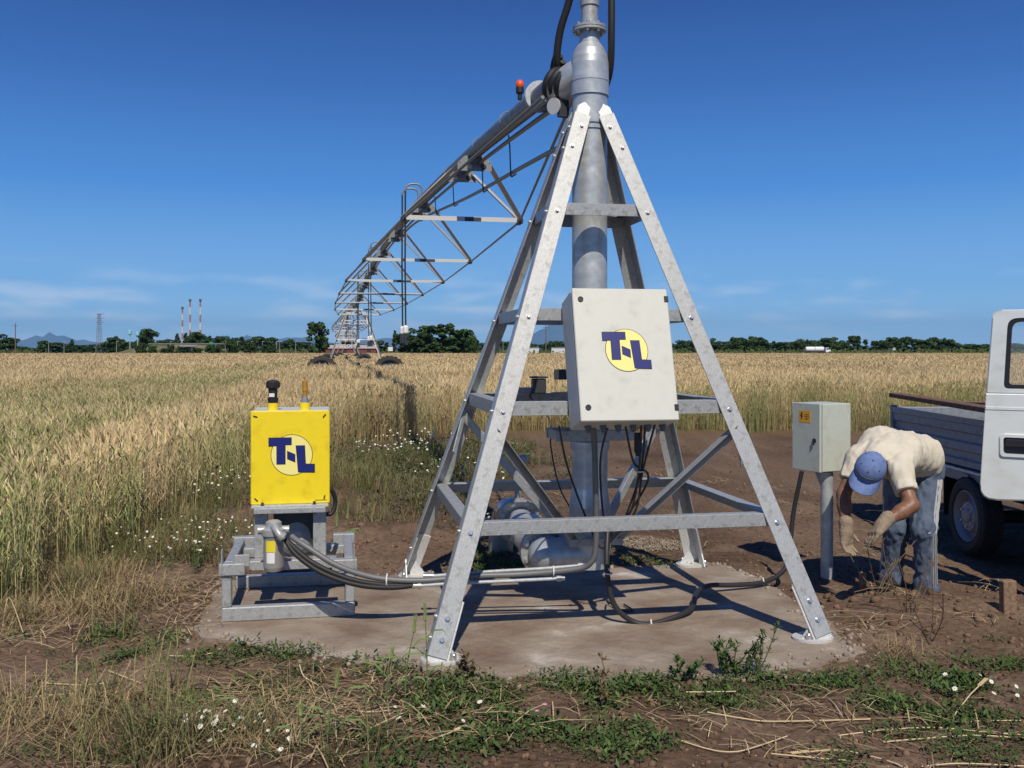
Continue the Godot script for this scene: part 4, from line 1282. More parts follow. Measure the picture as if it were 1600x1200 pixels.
	var y0 := 1.6 - 232.0 / 1500.0 * 6.36 - G
	var y1 := 1.6 + 63.0 / 1500.0 * 6.36 - G
	var pt := func(a: float, y: float) -> Vector3: return free + u * a + Vector3(0, y, 0)
	var rounded := func(q: Array, r: Array) -> Array:      # corners -> loop with 5 points each
		var loop := []
		for i in q.size():
			var p: Vector2 = q[i]; var a: Vector2 = (q[(i + q.size() - 1) % q.size()] - p).normalized(); var b: Vector2 = (q[(i + 1) % q.size()] - p).normalized()
			for k in 5:
				var s := k / 4.0
				var e: Vector2 = (p + a * r[i]).lerp(p, s).lerp(p.lerp(p + b * r[i], s), s)
				loop.append(pt.call(e.x, e.y))
		return loop
	var yw := 1.6 - 58.0 / 1500.0 * 6.36 - G; var yv := 1.6 + 50.0 / 1500.0 * 6.36 - G
	var belt := yw - .03
	# lower skin as two rings so that the handle recess and the window are true openings
	var upper_out: Array = rounded.call([Vector2(.062, belt), Vector2(.1, y1), Vector2(L - .22, y1), Vector2(L - .02, belt)], [.002, .05, .06, .002])
	var upper_in: Array = rounded.call([Vector2(.165, yw), Vector2(.19, yv), Vector2(L - .3, yv), Vector2(L - .16, yw)], [.03, .06, .05, .03])
	mb = MB.new(); mb.ring_plate(upper_out, upper_in, N, .035, .01)
	var hy0 := 1.6 - 160.0 / 1500.0 * 6.36 - G; var hy1 := 1.6 - 130.0 / 1500.0 * 6.36 - G
	var low_out: Array = rounded.call([Vector2(.02, y0), Vector2(.062, belt), Vector2(L - .02, belt), Vector2(L - .02, y0 + .05)], [.10, .002, .002, .08])
	var low_in: Array = rounded.call([Vector2(.155, hy0), Vector2(.155, hy1), Vector2(.345, hy1), Vector2(.345, hy0)], [.025, .025, .025, .025])
	mb.ring_plate(low_out, low_in, N, .04, .012)
	var door := part("door", mb, M.white_car_paint, t)
	mb = MB.new()
	var wi: Array = rounded.call([Vector2(.195, yw + .025), Vector2(.215, yv - .025), Vector2(L - .32, yv - .025), Vector2(L - .19, yw + .025)], [.025, .05, .04, .025])
	mb.ring_plate(upper_in, wi, N, .03, .0)
	part("window_seal", mb, M.black_trim, door)
	mb = MB.new()
	var ce := Vector3.ZERO
	for p in wi: ce += p / wi.size()
	for i in wi.size(): mb.tri(wi[i] + N * .012, wi[(i + 1) % wi.size()] + N * .012, ce + N * .012, N)
	part("window_pane", mb, M.glass, door)
	mb = MB.new()
	var hin: Array = rounded.call([Vector2(.165, hy0 + .01), Vector2(.165, hy1 - .01), Vector2(.335, hy1 - .01), Vector2(.335, hy0 + .01)], [.02, .02, .02, .02])
	var hout: Array = rounded.call([Vector2(.14, hy0 - .015), Vector2(.14, hy1 + .015), Vector2(.36, hy1 + .015), Vector2(.36, hy0 - .015)], [.03, .03, .03, .03])
	mb.ring_plate(hout, hin, N, .052, .008)
	part("handle_bezel", mb, M.white_car_paint, door)
	mb = MB.new(); mb.slab(pt.call(.25, (hy0 + hy1) / 2) - N * .0, u * .20, Vector3(0, hy1 - hy0 + .01, 0), N * .01); part("handle_recess", mb, M.black_trim, door)
	mb = MB.new(); mb.slab(pt.call(.25, (hy0 + hy1) / 2 + .02) + N * .045, u * .15, Vector3(0, .045, 0), N * .014, .006); part("door_handle", mb, M.black_trim, door)
	mb = MB.new(); mb.slab(pt.call(L / 2 + .03, (y0 + belt) / 2 + .05) - N * .05, u * (L - .18), Vector3(0, belt - y0 - .12, 0), N * .04, .01); part("door_lining", mb, M.truck_frame, door)
	mb = MB.new(); mb.slab(pt.call(L / 2 + .01, belt - .10) + N * .041, u * (L - .10), Vector3(0, .022, 0), N * .006, .0028); part("door_crease", mb, M.white_car_paint, door)
	# mirror arm outside the hinge
	mb = MB.new(); mb.tube(curve([Vector3(-.02, 1.5, 2.5), Vector3(-.2, 1.5, 2.6), Vector3(-.25, 1.5, 2.6)], 5), .012, 8); part("mirror_arm", mb, M.black_trim, t)
	part("mirror", B.call(Vector3(-.27, 1.5, 2.6), Vector3(.16, .28, .06), .02), M.black_trim, t)
	# a plank lying along the top of the bed side
	mb = MB.new()
	var pa := at(1399, 617, 9.7); var pb := at(1545, 640, 7.6)
	mb.bar(pa, pb + (pb - pa) * .05, Vector3.UP, .045, .13, .006)
	tag(part("plank", mb, M.old_wood), "weathered brown plank resting along the top of the truck bed side", "plank")
	mb = MB.new()
	mb.bar(at(1470, 628, 9.3), at(1580, 631, 7.9), Vector3.UP, .02, .3, .003)
	tag(part("board", mb, M.stake_wood), "flat thin board lying in the truck bed beyond the brown plank", "board")

func make_stakes():
	for s in [[1348, 918, 6.45, .045, .13, "thin short wooden stake in the soil by the bending person's feet"], [1575, 968, 5.72, .085, .19, "thick square wooden stake in the soil at the right edge, below the truck door"]]:
		var p := at(s[0], s[1], s[2])
		var y := ground_height(p.x, s[2])
		var mb := MB.new()
		mb.box(Vector3(0, s[4] / 2 - .05, 0), Vector3(s[3], s[4] + .1, s[3] * .6), .004, Basis(Vector3(0, 0, 1), .02))
		var o := part("stake", mb, M.stake_wood)
		o.position = Vector3(p.x, y, p.z); o.rotation.y = .15
		tag(o, s[5], "wooden stake", "")

# ------------------------------------------------------------ the person: tapered capsules joined smoothly and meshed as surface nets
func nets(bones: Array, cell: float, k: float, wrinkle := 0.0, wf := 30.0, cut := Plane(), cuts := []) -> ArrayMesh:
	var lo := Vector3.INF; var hi := -Vector3.INF
	var rm := 0.0
	for b in bones:
		var r: float = max(b[2], b[3]); rm = max(rm, r)
		lo = lo.min(b[0] - Vector3.ONE * r).min(b[1] - Vector3.ONE * r); hi = hi.max(b[0] + Vector3.ONE * r).max(b[1] + Vector3.ONE * r)
	lo -= Vector3.ONE * cell * 3.5; hi += Vector3.ONE * cell * 3.5
	var nx := int((hi.x - lo.x) / cell) + 1; var ny := int((hi.y - lo.y) / cell) + 1; var nz := int((hi.z - lo.z) / cell) + 1
	var F := PackedFloat32Array(); F.resize(nx * ny * nz); F.fill(1.0)
	for b in bones:
		var A: Vector3 = b[0]; var B: Vector3 = b[1]; var ra: float = b[2]; var rb: float = b[3]
		var kk: float = b[4] if b.size() > 4 else k
		var ab := B - A; var l2: float = max(ab.length_squared(), 1e-9)
		var m: float = max(ra, rb) + kk + cell * 3.0
		var p0 := ((A.min(B) - Vector3.ONE * m - lo) / cell).floor(); var p1 := ((A.max(B) + Vector3.ONE * m - lo) / cell).ceil()
		for z in range(max(0, int(p0.z)), min(nz, int(p1.z) + 1)):
			for y in range(max(0, int(p0.y)), min(ny, int(p1.y) + 1)):
				var row := (z * ny + y) * nx
				for x in range(max(0, int(p0.x)), min(nx, int(p1.x) + 1)):
					var p := lo + Vector3(x, y, z) * cell
					var t: float = clamp((p - A).dot(ab) / l2, 0.0, 1.0)
					var d := (p - A - ab * t).length() - (ra + (rb - ra) * t)
					if d > m: continue
					var e := F[row + x]
					var h: float = max(kk - abs(d - e), 0.0) / kk
					F[row + x] = min(d, e) - h * h * kk * 0.25
	if wrinkle > 0.0 or cuts:
		var w := FastNoiseLite.new(); w.seed = 5; w.frequency = 1.0; w.fractal_octaves = 3
		for z in nz:
			for y in ny:
				for x in nx:
					var i := (z * ny + y) * nx + x
					if abs(F[i]) > 0.06 : continue
					var p := lo + Vector3(x, y, z) * cell
					if wrinkle > 0.0:
						var f := w.get_noise_3d(p.x * wf + p.z * wf * .3, p.y * wf * .5, p.z * wf)
						F[i] += (1.0 - abs(f) * 2.2) * wrinkle
					for c in cuts:       # planes that end a sleeve, a hem, a cuff: [plane, centre, reach]
						if (p - c[1]).length() < c[2]: F[i] = max(F[i], c[0].distance_to(p))
	var v := PackedVector3Array(); var id := PackedInt32Array()
	var at_ := PackedInt32Array(); at_.resize(nx * ny * nz); at_.fill(-1)
	var off := [0, 1, nx, nx + 1, nx * ny, nx * ny + 1, nx * ny + nx, nx * ny + nx + 1]
	var edges := [[0, 1], [2, 3], [4, 5], [6, 7], [0, 2], [1, 3], [4, 6], [5, 7], [0, 4], [1, 5], [2, 6], [3, 7]]
	for z in nz - 1:
		for y in ny - 1:
			for x in nx - 1:
				var i := (z * ny + y) * nx + x
				if abs(F[i]) > cell * 4.0 + .03: continue
				var mask := 0
				for q in 8:
					if F[i + off[q]] < 0.0: mask |= 1 << q
				if mask == 0 or mask == 255: continue
				var s := Vector3.ZERO; var c := 0
				for e in edges:
					var a: int = e[0]; var b: int = e[1]
					if ((mask >> a) & 1) == ((mask >> b) & 1): continue
					var fa := F[i + off[a]]; var fb := F[i + off[b]]
					var t := fa / (fa - fb)
					var pa := Vector3(a & 1, (a >> 1) & 1, a >> 2); var pb := Vector3(b & 1, (b >> 1) & 1, b >> 2)
					s += pa.lerp(pb, t); c += 1
				at_[i] = v.size()
				v.append(lo + (Vector3(x, y, z) + s / c) * cell)
	var st := [1, nx, nx * ny]
	for z in range(1, nz - 1):
		for y in range(1, ny - 1):
			for x in range(1, nx - 1):
				var i := (z * ny + y) * nx + x
				if at_[i] < 0 : continue
				for ax in 3:
					if (F[i] < 0.0) == (F[i + st[ax]] < 0.0): continue
					var u: int = st[(ax + 1) % 3]; var w: int = st[(ax + 2) % 3]
					var q := [at_[i], at_[i - u], at_[i - u - w], at_[i - w]]
					if q.min() < 0: continue
					if F[i] < 0.0: id.append_array([q[0], q[2], q[1], q[0], q[3], q[2]])
					else: id.append_array([q[0], q[1], q[2], q[0], q[2], q[3]])
	var n := PackedVector3Array(); n.resize(v.size())
	for i in range(0, id.size(), 3):
		var f := (v[id[i + 2]] - v[id[i]]).cross(v[id[i + 1]] - v[id[i]])
		for q in 3: n[id[i + q]] += f
	for i in n.size(): n[i] = n[i].normalized()
	var arr := []; arr.resize(Mesh.ARRAY_MAX)
	arr[Mesh.ARRAY_VERTEX] = v; arr[Mesh.ARRAY_NORMAL] = n; arr[Mesh.ARRAY_INDEX] = id
	var m := ArrayMesh.new(); m.add_surface_from_arrays(Mesh.PRIMITIVE_TRIANGLES, arr)
	return m

func make_person():
	var base := Vector3(2.72, 0, -6.5)
	var t := thing("person", "person in pale shirt, blue cap and blue trousers bending over the soil with gloved hands", "person", base)
	var J := func(px: float, py: float, d: float) -> Vector3: return at(px, py, d) - base
	var pelvis: Vector3 = J.call(1429, 728, 6.62)
	var hipL: Vector3 = J.call(1446, 742, 6.55); var hipR: Vector3 = J.call(1405, 742, 6.72)
	var kneeL: Vector3 = J.call(1443, 828, 6.38); var kneeR: Vector3 = J.call(1401, 826, 6.54)
	var ankL: Vector3 = J.call(1446, 912, 6.44); var ankR: Vector3 = J.call(1393, 898, 6.62)
	var toeL: Vector3 = J.call(1434, 930, 6.27); var toeR: Vector3 = J.call(1380, 914, 6.47)
	var waist: Vector3 = J.call(1427, 710, 6.56); var chest: Vector3 = J.call(1392, 702, 6.36); var neck: Vector3 = J.call(1368, 716, 6.2)
	var shR: Vector3 = J.call(1341, 716, 6.32); var elR: Vector3 = J.call(1318, 772, 6.26); var wrR: Vector3 = J.call(1322, 826, 6.15)
	var shL: Vector3 = J.call(1406, 736, 6.10); var elL: Vector3 = J.call(1424, 790, 5.96); var wrL: Vector3 = J.call(1381, 817, 5.92)
	var head: Vector3 = J.call(1358, 736, 6.10)
	var fwd := Vector3(-.5, -.72, .42).normalized()             # where the face looks
	var crown := Vector3(-.22, .42, .88); crown = (crown - fwd * crown.dot(fwd)).normalized()
	var ear := fwd.cross(crown).normalized()
	# one continuous body (what the clothes leave bare shows: arms, neck)
	var body := [[pelvis, waist, .11, .11], [waist, chest, .10, .095], [chest, neck, .09, .05], [neck, head - crown * .03, .052, .05], [chest.lerp(neck, .4), shR, .07, .056], [chest.lerp(neck, .4), shL, .07, .056],
		[shR, elR, .056, .042], [elR, elR.lerp(wrR, .35), .041, .042], [elR.lerp(wrR, .35), wrR, .042, .029], [shL, elL, .056, .043], [elL, elL.lerp(wrL, .35), .042, .043], [elL.lerp(wrL, .35), wrL, .043, .030],
		[hipL, kneeL, .075, .05], [kneeL, ankL, .05, .035], [hipR, kneeR, .075, .05], [kneeR, ankR, .05, .035], [hipL, hipR, .08, .08]]
	var bm := put("body", nets(body, .012, .03), M.skin, t)
	# head: skull, jaw, nose, brow, eyes, ears
	var H := func(f: float, c: float, e: float) -> Vector3: return head + fwd * f + crown * c + ear * e
	var hb := [[H.call(-.02, .035, 0), H.call(.02, .03, 0), .082, .078], [H.call(.02, -.02, 0), H.call(.055, -.085, 0), .062, .032], [H.call(.07, -.01, 0), H.call(.105, -.035, 0), .012, .016, .012], [H.call(.085, .012, .03), H.call(.085, .012, -.03), .014, .014, .015],
		[H.call(.078, -.062, .018), H.call(.078, -.062, -.018), .011, .011, .01], [H.call(.08, -.075, .016), H.call(.08, -.075, -.016), .01, .01, .008], [H.call(-.01, .01, .078), H.call(-.012, -.03, .075), .018, .012, .008], [H.call(-.01, .01, -.078), H.call(-.012, -.03, -.075), .018, .012, .008], [H.call(-.03, -.03, 0), neck - fwd * .0, .05, .05]]
	put("head", nets(hb, .005, .03), M.skin, t)
	for s in [-1, 1]:
		var mb := MB.new(); mb.ball(H.call(.079, -.004, s * .031), Vector3.ONE * .0125, 8, 10)
		part("eye", mb, M.white_print, t)
	put("hair", nets([[H.call(-.04, .01, 0), H.call(-.055, -.04, 0), .072, .05], [H.call(-.01, .03, 0), H.call(0, .04, 0), .086, .085]], .007, .02), M.hair, t)
	# cap: a dome with panel seams, a button and a curved brim
	var cb := Basis(ear, crown, -fwd)   # x ear, y crown, z back
	var dome := MB.new()
	var R := Vector3(.096, .108, .112)
	var oc: Vector3 = H.call(-.005, .03, 0)
	for i in 9:
		for k in 36:
			var P := []; var N := []
			for q in [[i, k], [i, k + 1], [i + 1, k + 1], [i + 1, k]]:
				var th: float = q[0] / 9.0 * PI * .52; var ph: float = q[1] / 36.0 * TAU
				var seam := 1.0 - 0.018 * (1.0 if q[1] % 6 == 0 else 0.0)
				var n := Vector3(sin(th) * cos(ph), cos(th), sin(th) * sin(ph))
				P.append(oc + cb * (n * R * seam)); N.append((cb * (n / R)).normalized())
			dome.tri3(P[0], P[1], P[2], N[0], N[1], N[2]); dome.tri3(P[0], P[2], P[3], N[0], N[2], N[3])
	var cap := part("cap", dome, M.cap_cloth, t)
	var mb2 := MB.new(); mb2.ball(oc + cb * Vector3(0, R.y, 0), Vector3(.009, .006, .009), 5, 10); part("cap_button", mb2, M.cap_cloth, cap)
	var brim := MB.new()
	for s in 2:
		for i in 6:
			for k in 16:
				var P := []
				for q in [[i, k], [i + 1, k], [i + 1, k + 1], [i, k + 1]]:
					var a: float = lerp(-1.15, 1.15, q[1] / 16.0); var w: float = q[0] / 6.0
					var r0 := Vector3(sin(a) * R.x, 0, -cos(a) * R.z)
					var ext := .078 * pow(max(cos(a * 1.25), 0.0), .6)
					var p := r0 + Vector3(sin(a) * ext * .35, 0, -ext) * w
					p.y = -.004 - 0.055 * pow(p.x / R.x, 2.0) * (0.35 + .65 * w) - .012 * w + (.0 if s == 0 else .005) + (0.055 * pow(r0.x / R.x, 2.0) * .35)
					P.append(oc + cb * p)
				brim.flat_quad(P[0], P[1], P[2], P[3])
	part("cap_brim", brim, M.cap_cloth, cap)
	for k in 6:
		var ph := (k + .5) / 6.0 * TAU
		var n := Vector3(sin(.75) * cos(ph), cos(.75), sin(.75) * sin(ph))
		mb2 = MB.new(); mb2.ball(oc + cb * (n * R), Vector3(.0045, .0045, .0045), 4, 8); part("cap_eyelet", mb2, M.logo_blue, cap)
	mb2 = MB.new()
	for k in 9:
		var a: float = lerp(-.45, .45, k / 8.0)
		mb2.box(oc + cb * (Vector3(sin(a) * .93, .36, -cos(a) * .93) * R), Vector3(.007, .012 + .004 * (k % 3), .003), .0, cb * Basis(Vector3.UP, -a))
	part("cap_embroidery", mb2, M.dark_steel, cap)
	# shirt
	var upR := shR.lerp(elR, .62); var upL := shL.lerp(elL, .62)
	var shoulder: Vector3 = (shR - shL).normalized()
	var sb := [[pelvis + shoulder * .05 + Vector3(0, .02, 0), waist + shoulder * .055, .145, .14], [pelvis - shoulder * .05 + Vector3(0, .02, 0), waist - shoulder * .055, .145, .138], [waist + shoulder * .06, chest + shoulder * .075, .14, .138], [waist - shoulder * .06, chest - shoulder * .075, .138, .135],
		[chest + shoulder * .05, chest.lerp(neck, .75), .13, .085], [chest - shoulder * .05, chest.lerp(neck, .75), .13, .085], [chest + shoulder * .08, shR, .11, .078], [chest - shoulder * .08, shL, .11, .078],
		[shR, upR, .078, .074], [shL, upL, .08, .078], [chest.lerp(neck, .8), neck, .088, .076],
		[waist + Vector3(-.10, -.12, .10), chest + Vector3(-.02, -.12, .04), .07, .08]]
	var dR := (elR - shR).normalized(); var dL := (elL - shL).normalized()
	put("shirt", nets(sb, .010, .045, .009, 9.0, Plane(), [[Plane(dR, upR.dot(dR)), upR + dR * .05, .13], [Plane(dL, upL.dot(dL)), upL + dL * .05, .13], [Plane(fwd, (neck + fwd * .02).dot(fwd)), neck + fwd * .08, .10], [Plane((pelvis - chest).normalized(), (pelvis + Vector3(0, -.01, 0)).dot((pelvis - chest).normalized()) + .045), pelvis + (pelvis - chest).normalized() * .1, .22]]), M.shirt, t)
	# collar
	put("shirt_collar", nets([[neck + ear * .06 - fwd * .02, neck + ear * .05 + fwd * .05, .018, .014], [neck - ear * .06 - fwd * .02, neck - ear * .05 + fwd * .05, .018, .014], [neck + ear * .06 - fwd * .02, neck - ear * .06 - fwd * .02, .018, .018]], .006, .02), M.shirt, t)
	# trousers
	var tb := [[hipL + Vector3(0, .06, 0), hipR + Vector3(0, .06, 0), .125, .125], [pelvis + Vector3(.0, .0, -.03), pelvis + Vector3(-.02, -.04, .02), .14, .14], [hipL, kneeL, .112, .082], [hipR, kneeR, .112, .082], [kneeL, ankL, .08, .072], [kneeR, ankR, .08, .072], [ankL, ankL + Vector3(0, -.035, 0), .075, .08], [ankR, ankR + Vector3(0, -.035, 0), .075, .08]]
	put("trousers", nets(tb, .011, .04, .014, 14.0), M.trousers, t)
	# three white stripes down each outer seam
	for leg in [[hipL, kneeL, ankL, -shoulder, .112, .082, .074], [hipR, kneeR, ankR, shoulder, .112, .082, .074]]:
		var out: Vector3 = (leg[3] + Vector3(0, 0, .25)).normalized()
		for k in 3:
			var line := []
			var sidev := Vector3.UP.cross(out).normalized() * (k - 1) * .019
			for q in 17:
				var s := q / 16.0
				var c: Vector3 = (leg[0] as Vector3).lerp(leg[1], s * 2) if s < .5 else (leg[1] as Vector3).lerp(leg[2], s * 2 - 1)
				var r: float = lerp(leg[4], leg[5], s * 2) if s < .5 else lerp(leg[5], leg[6], s * 2 - 1)
				line.append(c + (out * r + sidev).normalized() * (r + .005 + .002 * sin(q * 2.3)))
			var mb := MB.new()
			for q in 16:
				var w := Vector3.UP.cross(out).normalized() * .0022
				mb.flat_quad(line[q] - w, line[q] + w, line[q + 1] + w, line[q + 1] - w)
				mb.flat_quad(line[q] - w - out * .02, line[q] - w, line[q + 1] - w, line[q + 1] - w - out * .02)
				mb.flat_quad(line[q] + w, line[q] + w - out * .02, line[q + 1] + w - out * .02, line[q + 1] + w)
			part("trouser_stripe", mb, M.stripe_cloth, t)
	var kn := kneeL + Vector3(-.02, .0, .088)
	mb2 = MB.new()
	for k in 3: mb2.sheet(PackedVector2Array([Vector2(-.010 + k * .007, 0), Vector2(-.006 + k * .007, 0), Vector2(-.004 + k * .007, .006 + k * .004), Vector2(-.008 + k * .007, .008 + k * .004)]), kn + Vector3(.02, -.01, -.004), Vector3(.95, 0, -.3), Vector3.UP, .003)
	part("trouser_emblem", mb2, M.stripe_cloth, t)
	# boots
	for f in [[ankL, toeL], [ankR, toeR]]:
		var heel: Vector3 = f[0] - (f[1] - f[0]) * .25; heel.y = f[1].y + .0
		put("boot", nets([[f[0], f[0] + Vector3(0, -.05, 0), .048, .05], [heel, f[1], .042, .04], [f[0] + Vector3(0, -.05, 0), f[1], .045, .038]], .009, .025), M.boot, t)
	# gloves: palm, thumb, four fingers each
	var hand := func(w: Vector3, along: Vector3, across: Vector3, curl: Vector3, thumb: float, bend: float) -> Array:
		var palm := w + along * .085
		var b := [[w - along * .04, w + along * .02, .047, .042], [w + along * .02 + across * .018, palm + across * .032, .031, .025], [w + along * .02 - across * .018, palm - across * .03, .031, .024], [w + along * .02, palm, .028, .023]]
		var len := [.060, .072, .066, .05]
		for i in 4:
			var p := palm + across * (.042 - .028 * i)
			var d1 := (along + curl * bend * .55).normalized(); var d2 := (along + curl * bend * 1.5).normalized(); var d3 := (along * .5 + curl * bend * 1.6).normalized()
			var p1: Vector3 = p + d1 * len[i] * .6; var p2: Vector3 = p1 + d2 * len[i] * .45; var p3: Vector3 = p2 + d3 * len[i] * .35
			b.append_array([[p, p1, .0145, .0135, .006], [p1, p2, .0135, .0125, .004], [p2, p3, .0125, .0112, .004]])
		var q := w + along * .03 + across * thumb * .03
		var q1 := q + (along * .6 + across * thumb * .7 + curl * .35).normalized() * .045; var q2 := q1 + (along * .8 + across * thumb * .15 + curl * .6).normalized() * .038
		b.append_array([[q, q1, .017, .0135, .01], [q1, q2, .0135, .011, .005]])
		return b
	var aR := (Vector3(-.02, -1.0, .12)).normalized()
	put("glove", nets(hand.call(wrR, aR, Vector3(.75, .05, -.6).normalized(), Vector3(.7, .0, .7).normalized(), 1.0, .55), .0045, .02, .002, 60.0), M.glove, t)
	var aL := (wrL - elL).normalized().lerp(Vector3(-.35, -.85, .2), .45).normalized()
	put("glove", nets(hand.call(wrL, aL, Vector3(.3, .25, .9).normalized(), Vector3(-.1, -.8, -.5).normalized(), -1.0, .8), .0045, .02, .002, 60.0), M.glove, t)

# ------------------------------------------------------------ growing things
func multi(called: String, mesh: Mesh, m: Material, xf: Array, cols: Array) -> MultiMeshInstance3D:
	var mm := MultiMesh.new()
	mm.transform_format = MultiMesh.TRANSFORM_3D
	mm.use_colors = true
	mm.mesh = mesh
	mm.instance_count = xf.size()
	for i in xf.size():
		mm.set_instance_transform(i, xf[i])
		mm.set_instance_color(i, cols[i])
	var o := MultiMeshInstance3D.new()
	o.multimesh = mm; o.material_override = m
	o.name = numbered(self, called)
	add_child(o, true)
	return o

func strip(mb: MB, pts: Array, wd: Array, side: Vector3, c0: Color, c1: Color):
	for i in pts.size() - 1:
		var a: Vector3 = side * wd[i] * .5; var b: Vector3 = side * wd[i + 1] * .5
		var n: Vector3 = (pts[i + 1] - pts[i]).cross(side).normalized()
		var ca := c0.lerp(c1, float(i) / (pts.size() - 1)); var cb := c0.lerp(c1, float(i + 1) / (pts.size() - 1))
		var p0: Vector3 = pts[i] - a; var p1: Vector3 = pts[i] + a; var p2: Vector3 = pts[i + 1] + b; var p3: Vector3 = pts[i + 1] - b
		mb.tri3(p0, p1, p2, n, n, n, ca, ca, cb)
		if wd[i + 1] > 0.0: mb.tri3(p0, p2, p3, n, n, n, ca, cb, cb)

func wheat_stalk(mb: MB, r: RandomNumberGenerator, o: Vector3, h: float, green: float, fat := 1.0, lean_more := 1.0):
	var lean := Vector3(r.randf_range(-.13, .16), 0, r.randf_range(-.12, .14)) * lean_more
	var ya := r.randf() * PI
	var side := Vector3(cos(ya), 0, sin(ya))
	var dry := Color(.54, .42, .235).lerp(Color(.67, .55, .34), r.randf())
	var low := Color(.47, .365, .195).lerp(Color(.21, .26, .095), clamp(green + r.randf_range(-.35, .35), 0.0, 1.0))
	var top := dry.lerp(Color(.22, .27, .09), clamp(green * .85 + r.randf_range(-.3, .2), 0.0, 1.0))
	var p1 := o + Vector3(0, h * .55, 0) + lean * h * .3
	var p2 := o + Vector3(0, h, 0) + lean * h
	strip(mb, [o, p1, p2], [.0045 * fat, .004 * fat, .003 * fat], side, low, top)
	# ear, two crossed blades, nodding
	var dirn := (Vector3(0, .8, 0) + lean * 3.0 + Vector3(r.randf_range(-.5, .5), 0, r.randf_range(-.5, .5))).normalized()
	var l := r.randf_range(.07, .105)
	var s2 := side.cross(dirn).normalized()
	for s in [side, s2]: strip(mb, [p2, p2 + dirn * l * .45, p2 + dirn * l], [.004, .0135 * fat, .003], s, top, dry.lerp(top, clamp(green, 0.0, .8)))
	for k in 2: strip(mb, [p2 + dirn * l * .5, p2 + dirn * (l + .06) + Vector3(r.randf_range(-.02, .02), .0, r.randf_range(-.02, .02))], [.006 * fat, 0.0], side, dry, dry * 1.1)
	# hanging leaves
	for k in 1 + (r.randi() % 2):
		var b := r.randf_range(.25, .75) * h
		var q := o + Vector3(0, b, 0) + lean * b * .5
		var az := r.randf() * TAU
		var d := Vector3(cos(az), 0, sin(az)); var len := r.randf_range(.10, .22)
		strip(mb, [q, q + d * len * .5 + Vector3(0, len * .55, 0), q + d * len + Vector3(0, len * .1, 0)], [.004, .0075 * fat, 0.0], d.cross(Vector3.UP), low.lerp(top, .4), low.lerp(dry.lerp(top, green), .3))

func wheat_clump(seed_: int, n: int, radius: float, green: float) -> ArrayMesh:
	var r := RandomNumberGenerator.new(); r.seed = seed_
	var mb := MB.new()
	for k in n:
		var a := r.randf() * TAU; var q := sqrt(r.randf()) * radius
		wheat_stalk(mb, r, Vector3(cos(a) * q, 0, sin(a) * q), r.randf_range(.74, .93), green)
	return mb.mesh()

func green_band(x: float, d: float) -> float:    # the lower, greener tramline strip on the left
	var left := -7.8 - .115 * d; var right := -2.9 - .172 * d
	if d < 6.0: return 0.0
	var w := patch.get_noise_2d(x * 2.0, d * 2.0) * .5
	return smoothstep(left - .5, left + .1, x + w) * (1.0 - smoothstep(right - .4, right + .9, x + w))

func make_wheat():
	var variants := []
	for k in 3: variants.append(wheat_clump(100 + k, 22, .17, .04))
	for k in 3: variants.append(wheat_clump(200 + k, 22, .17, .45))
	for k in 3: variants.append(wheat_clump(300 + k, 22, .17, .95))
	var xf := []; var cols := []
	for k in 9: xf.append([]); cols.append([])
	var d := 2.0
	while d < 255.0:
		var cell: float = .235 if d < 22.0 else .235 * d / 22.0
		var half: float = d * .62 + 3.0
		if d > 25.0: half = d * .60 + 2.0
		var x := -half
		while x < half:
			var px := x + rng.randf_range(-.5, .5) * cell; var pd := d + rng.randf_range(-.5, .5) * cell
			x += cell
			if not in_field(px, pd): continue
			if px > 6.5 and pd < 14.0: continue
			var g: float = 0.0 + .3 * clamp(patch.get_noise_2d(px * .5 + 30.0, pd * .5) * 1.6, 0.0, 1.0)
			var band := green_band(px, pd) if pd < 120.0 else 0.0
			if band > .3: g = .95
			# the fringe of the field stays green
			var edge: float = pd - field_edge(px)
			if pd < 13.2 and px > -4.4: g += .3 * (1.0 - smoothstep(0.0, .9, -3.2 - px))
			if px > -3.2 and edge < 1.4: g += .75 * (1.0 - edge / 1.4) * (1.0 if px > 1.0 else .6)
			if px < -3.2 and edge < .8: g += .35
			g += rng.randf_range(-.2, .2)
			var kind := 0 if g < .26 else (1 if g < .62 else 2)
			var hs := 1.0 + patch.get_noise_2d(px * .8, pd * .8 + 200.0) * .14 + rng.randf_range(-.06, .06)
			hs *= lerp(1.0, .86, band)
			if px > -2.9 - .172 * pd and px < -3.0 and pd < 26.0: hs *= .9
			if px < -3.2 and edge < .5: hs *= .9
			var sc := cell / .235
			var sxz: float = sc if sc < 2.0 else 2.0 + (sc - 2.0) * .9
			var b := Basis(Vector3.UP, rng.randf() * TAU).scaled(Vector3(sxz, hs, sxz))
			var i := kind * 3 + rng.randi() % 3
			xf[i].append(Transform3D(b, Vector3(px, ground_height(px, pd), -pd)))
			var tone := 1.0 + patch.get_noise_2d(px * .35 + 500.0, pd * .35) * .22 + rng.randf_range(-.09, .09)
			cols[i].append(Color(tone, tone * rng.randf_range(.97, 1.03), tone))
		d += cell
	var names := ["ripe wheat", "half ripe wheat", "green wheat"]
	for k in 9:
		var o := multi("wheat_field" if k < 6 else "green_wheat", variants[k], M.wheat, xf[k], cols[k])
		tag(o, ["ripe tan wheat filling the wide field behind and left of the tower", "half green wheat mixed through the field and along its edge", "green shorter wheat in the tramline strip and at the field's fringe"][k / 3], "wheat", "wheat of the field", "stuff")

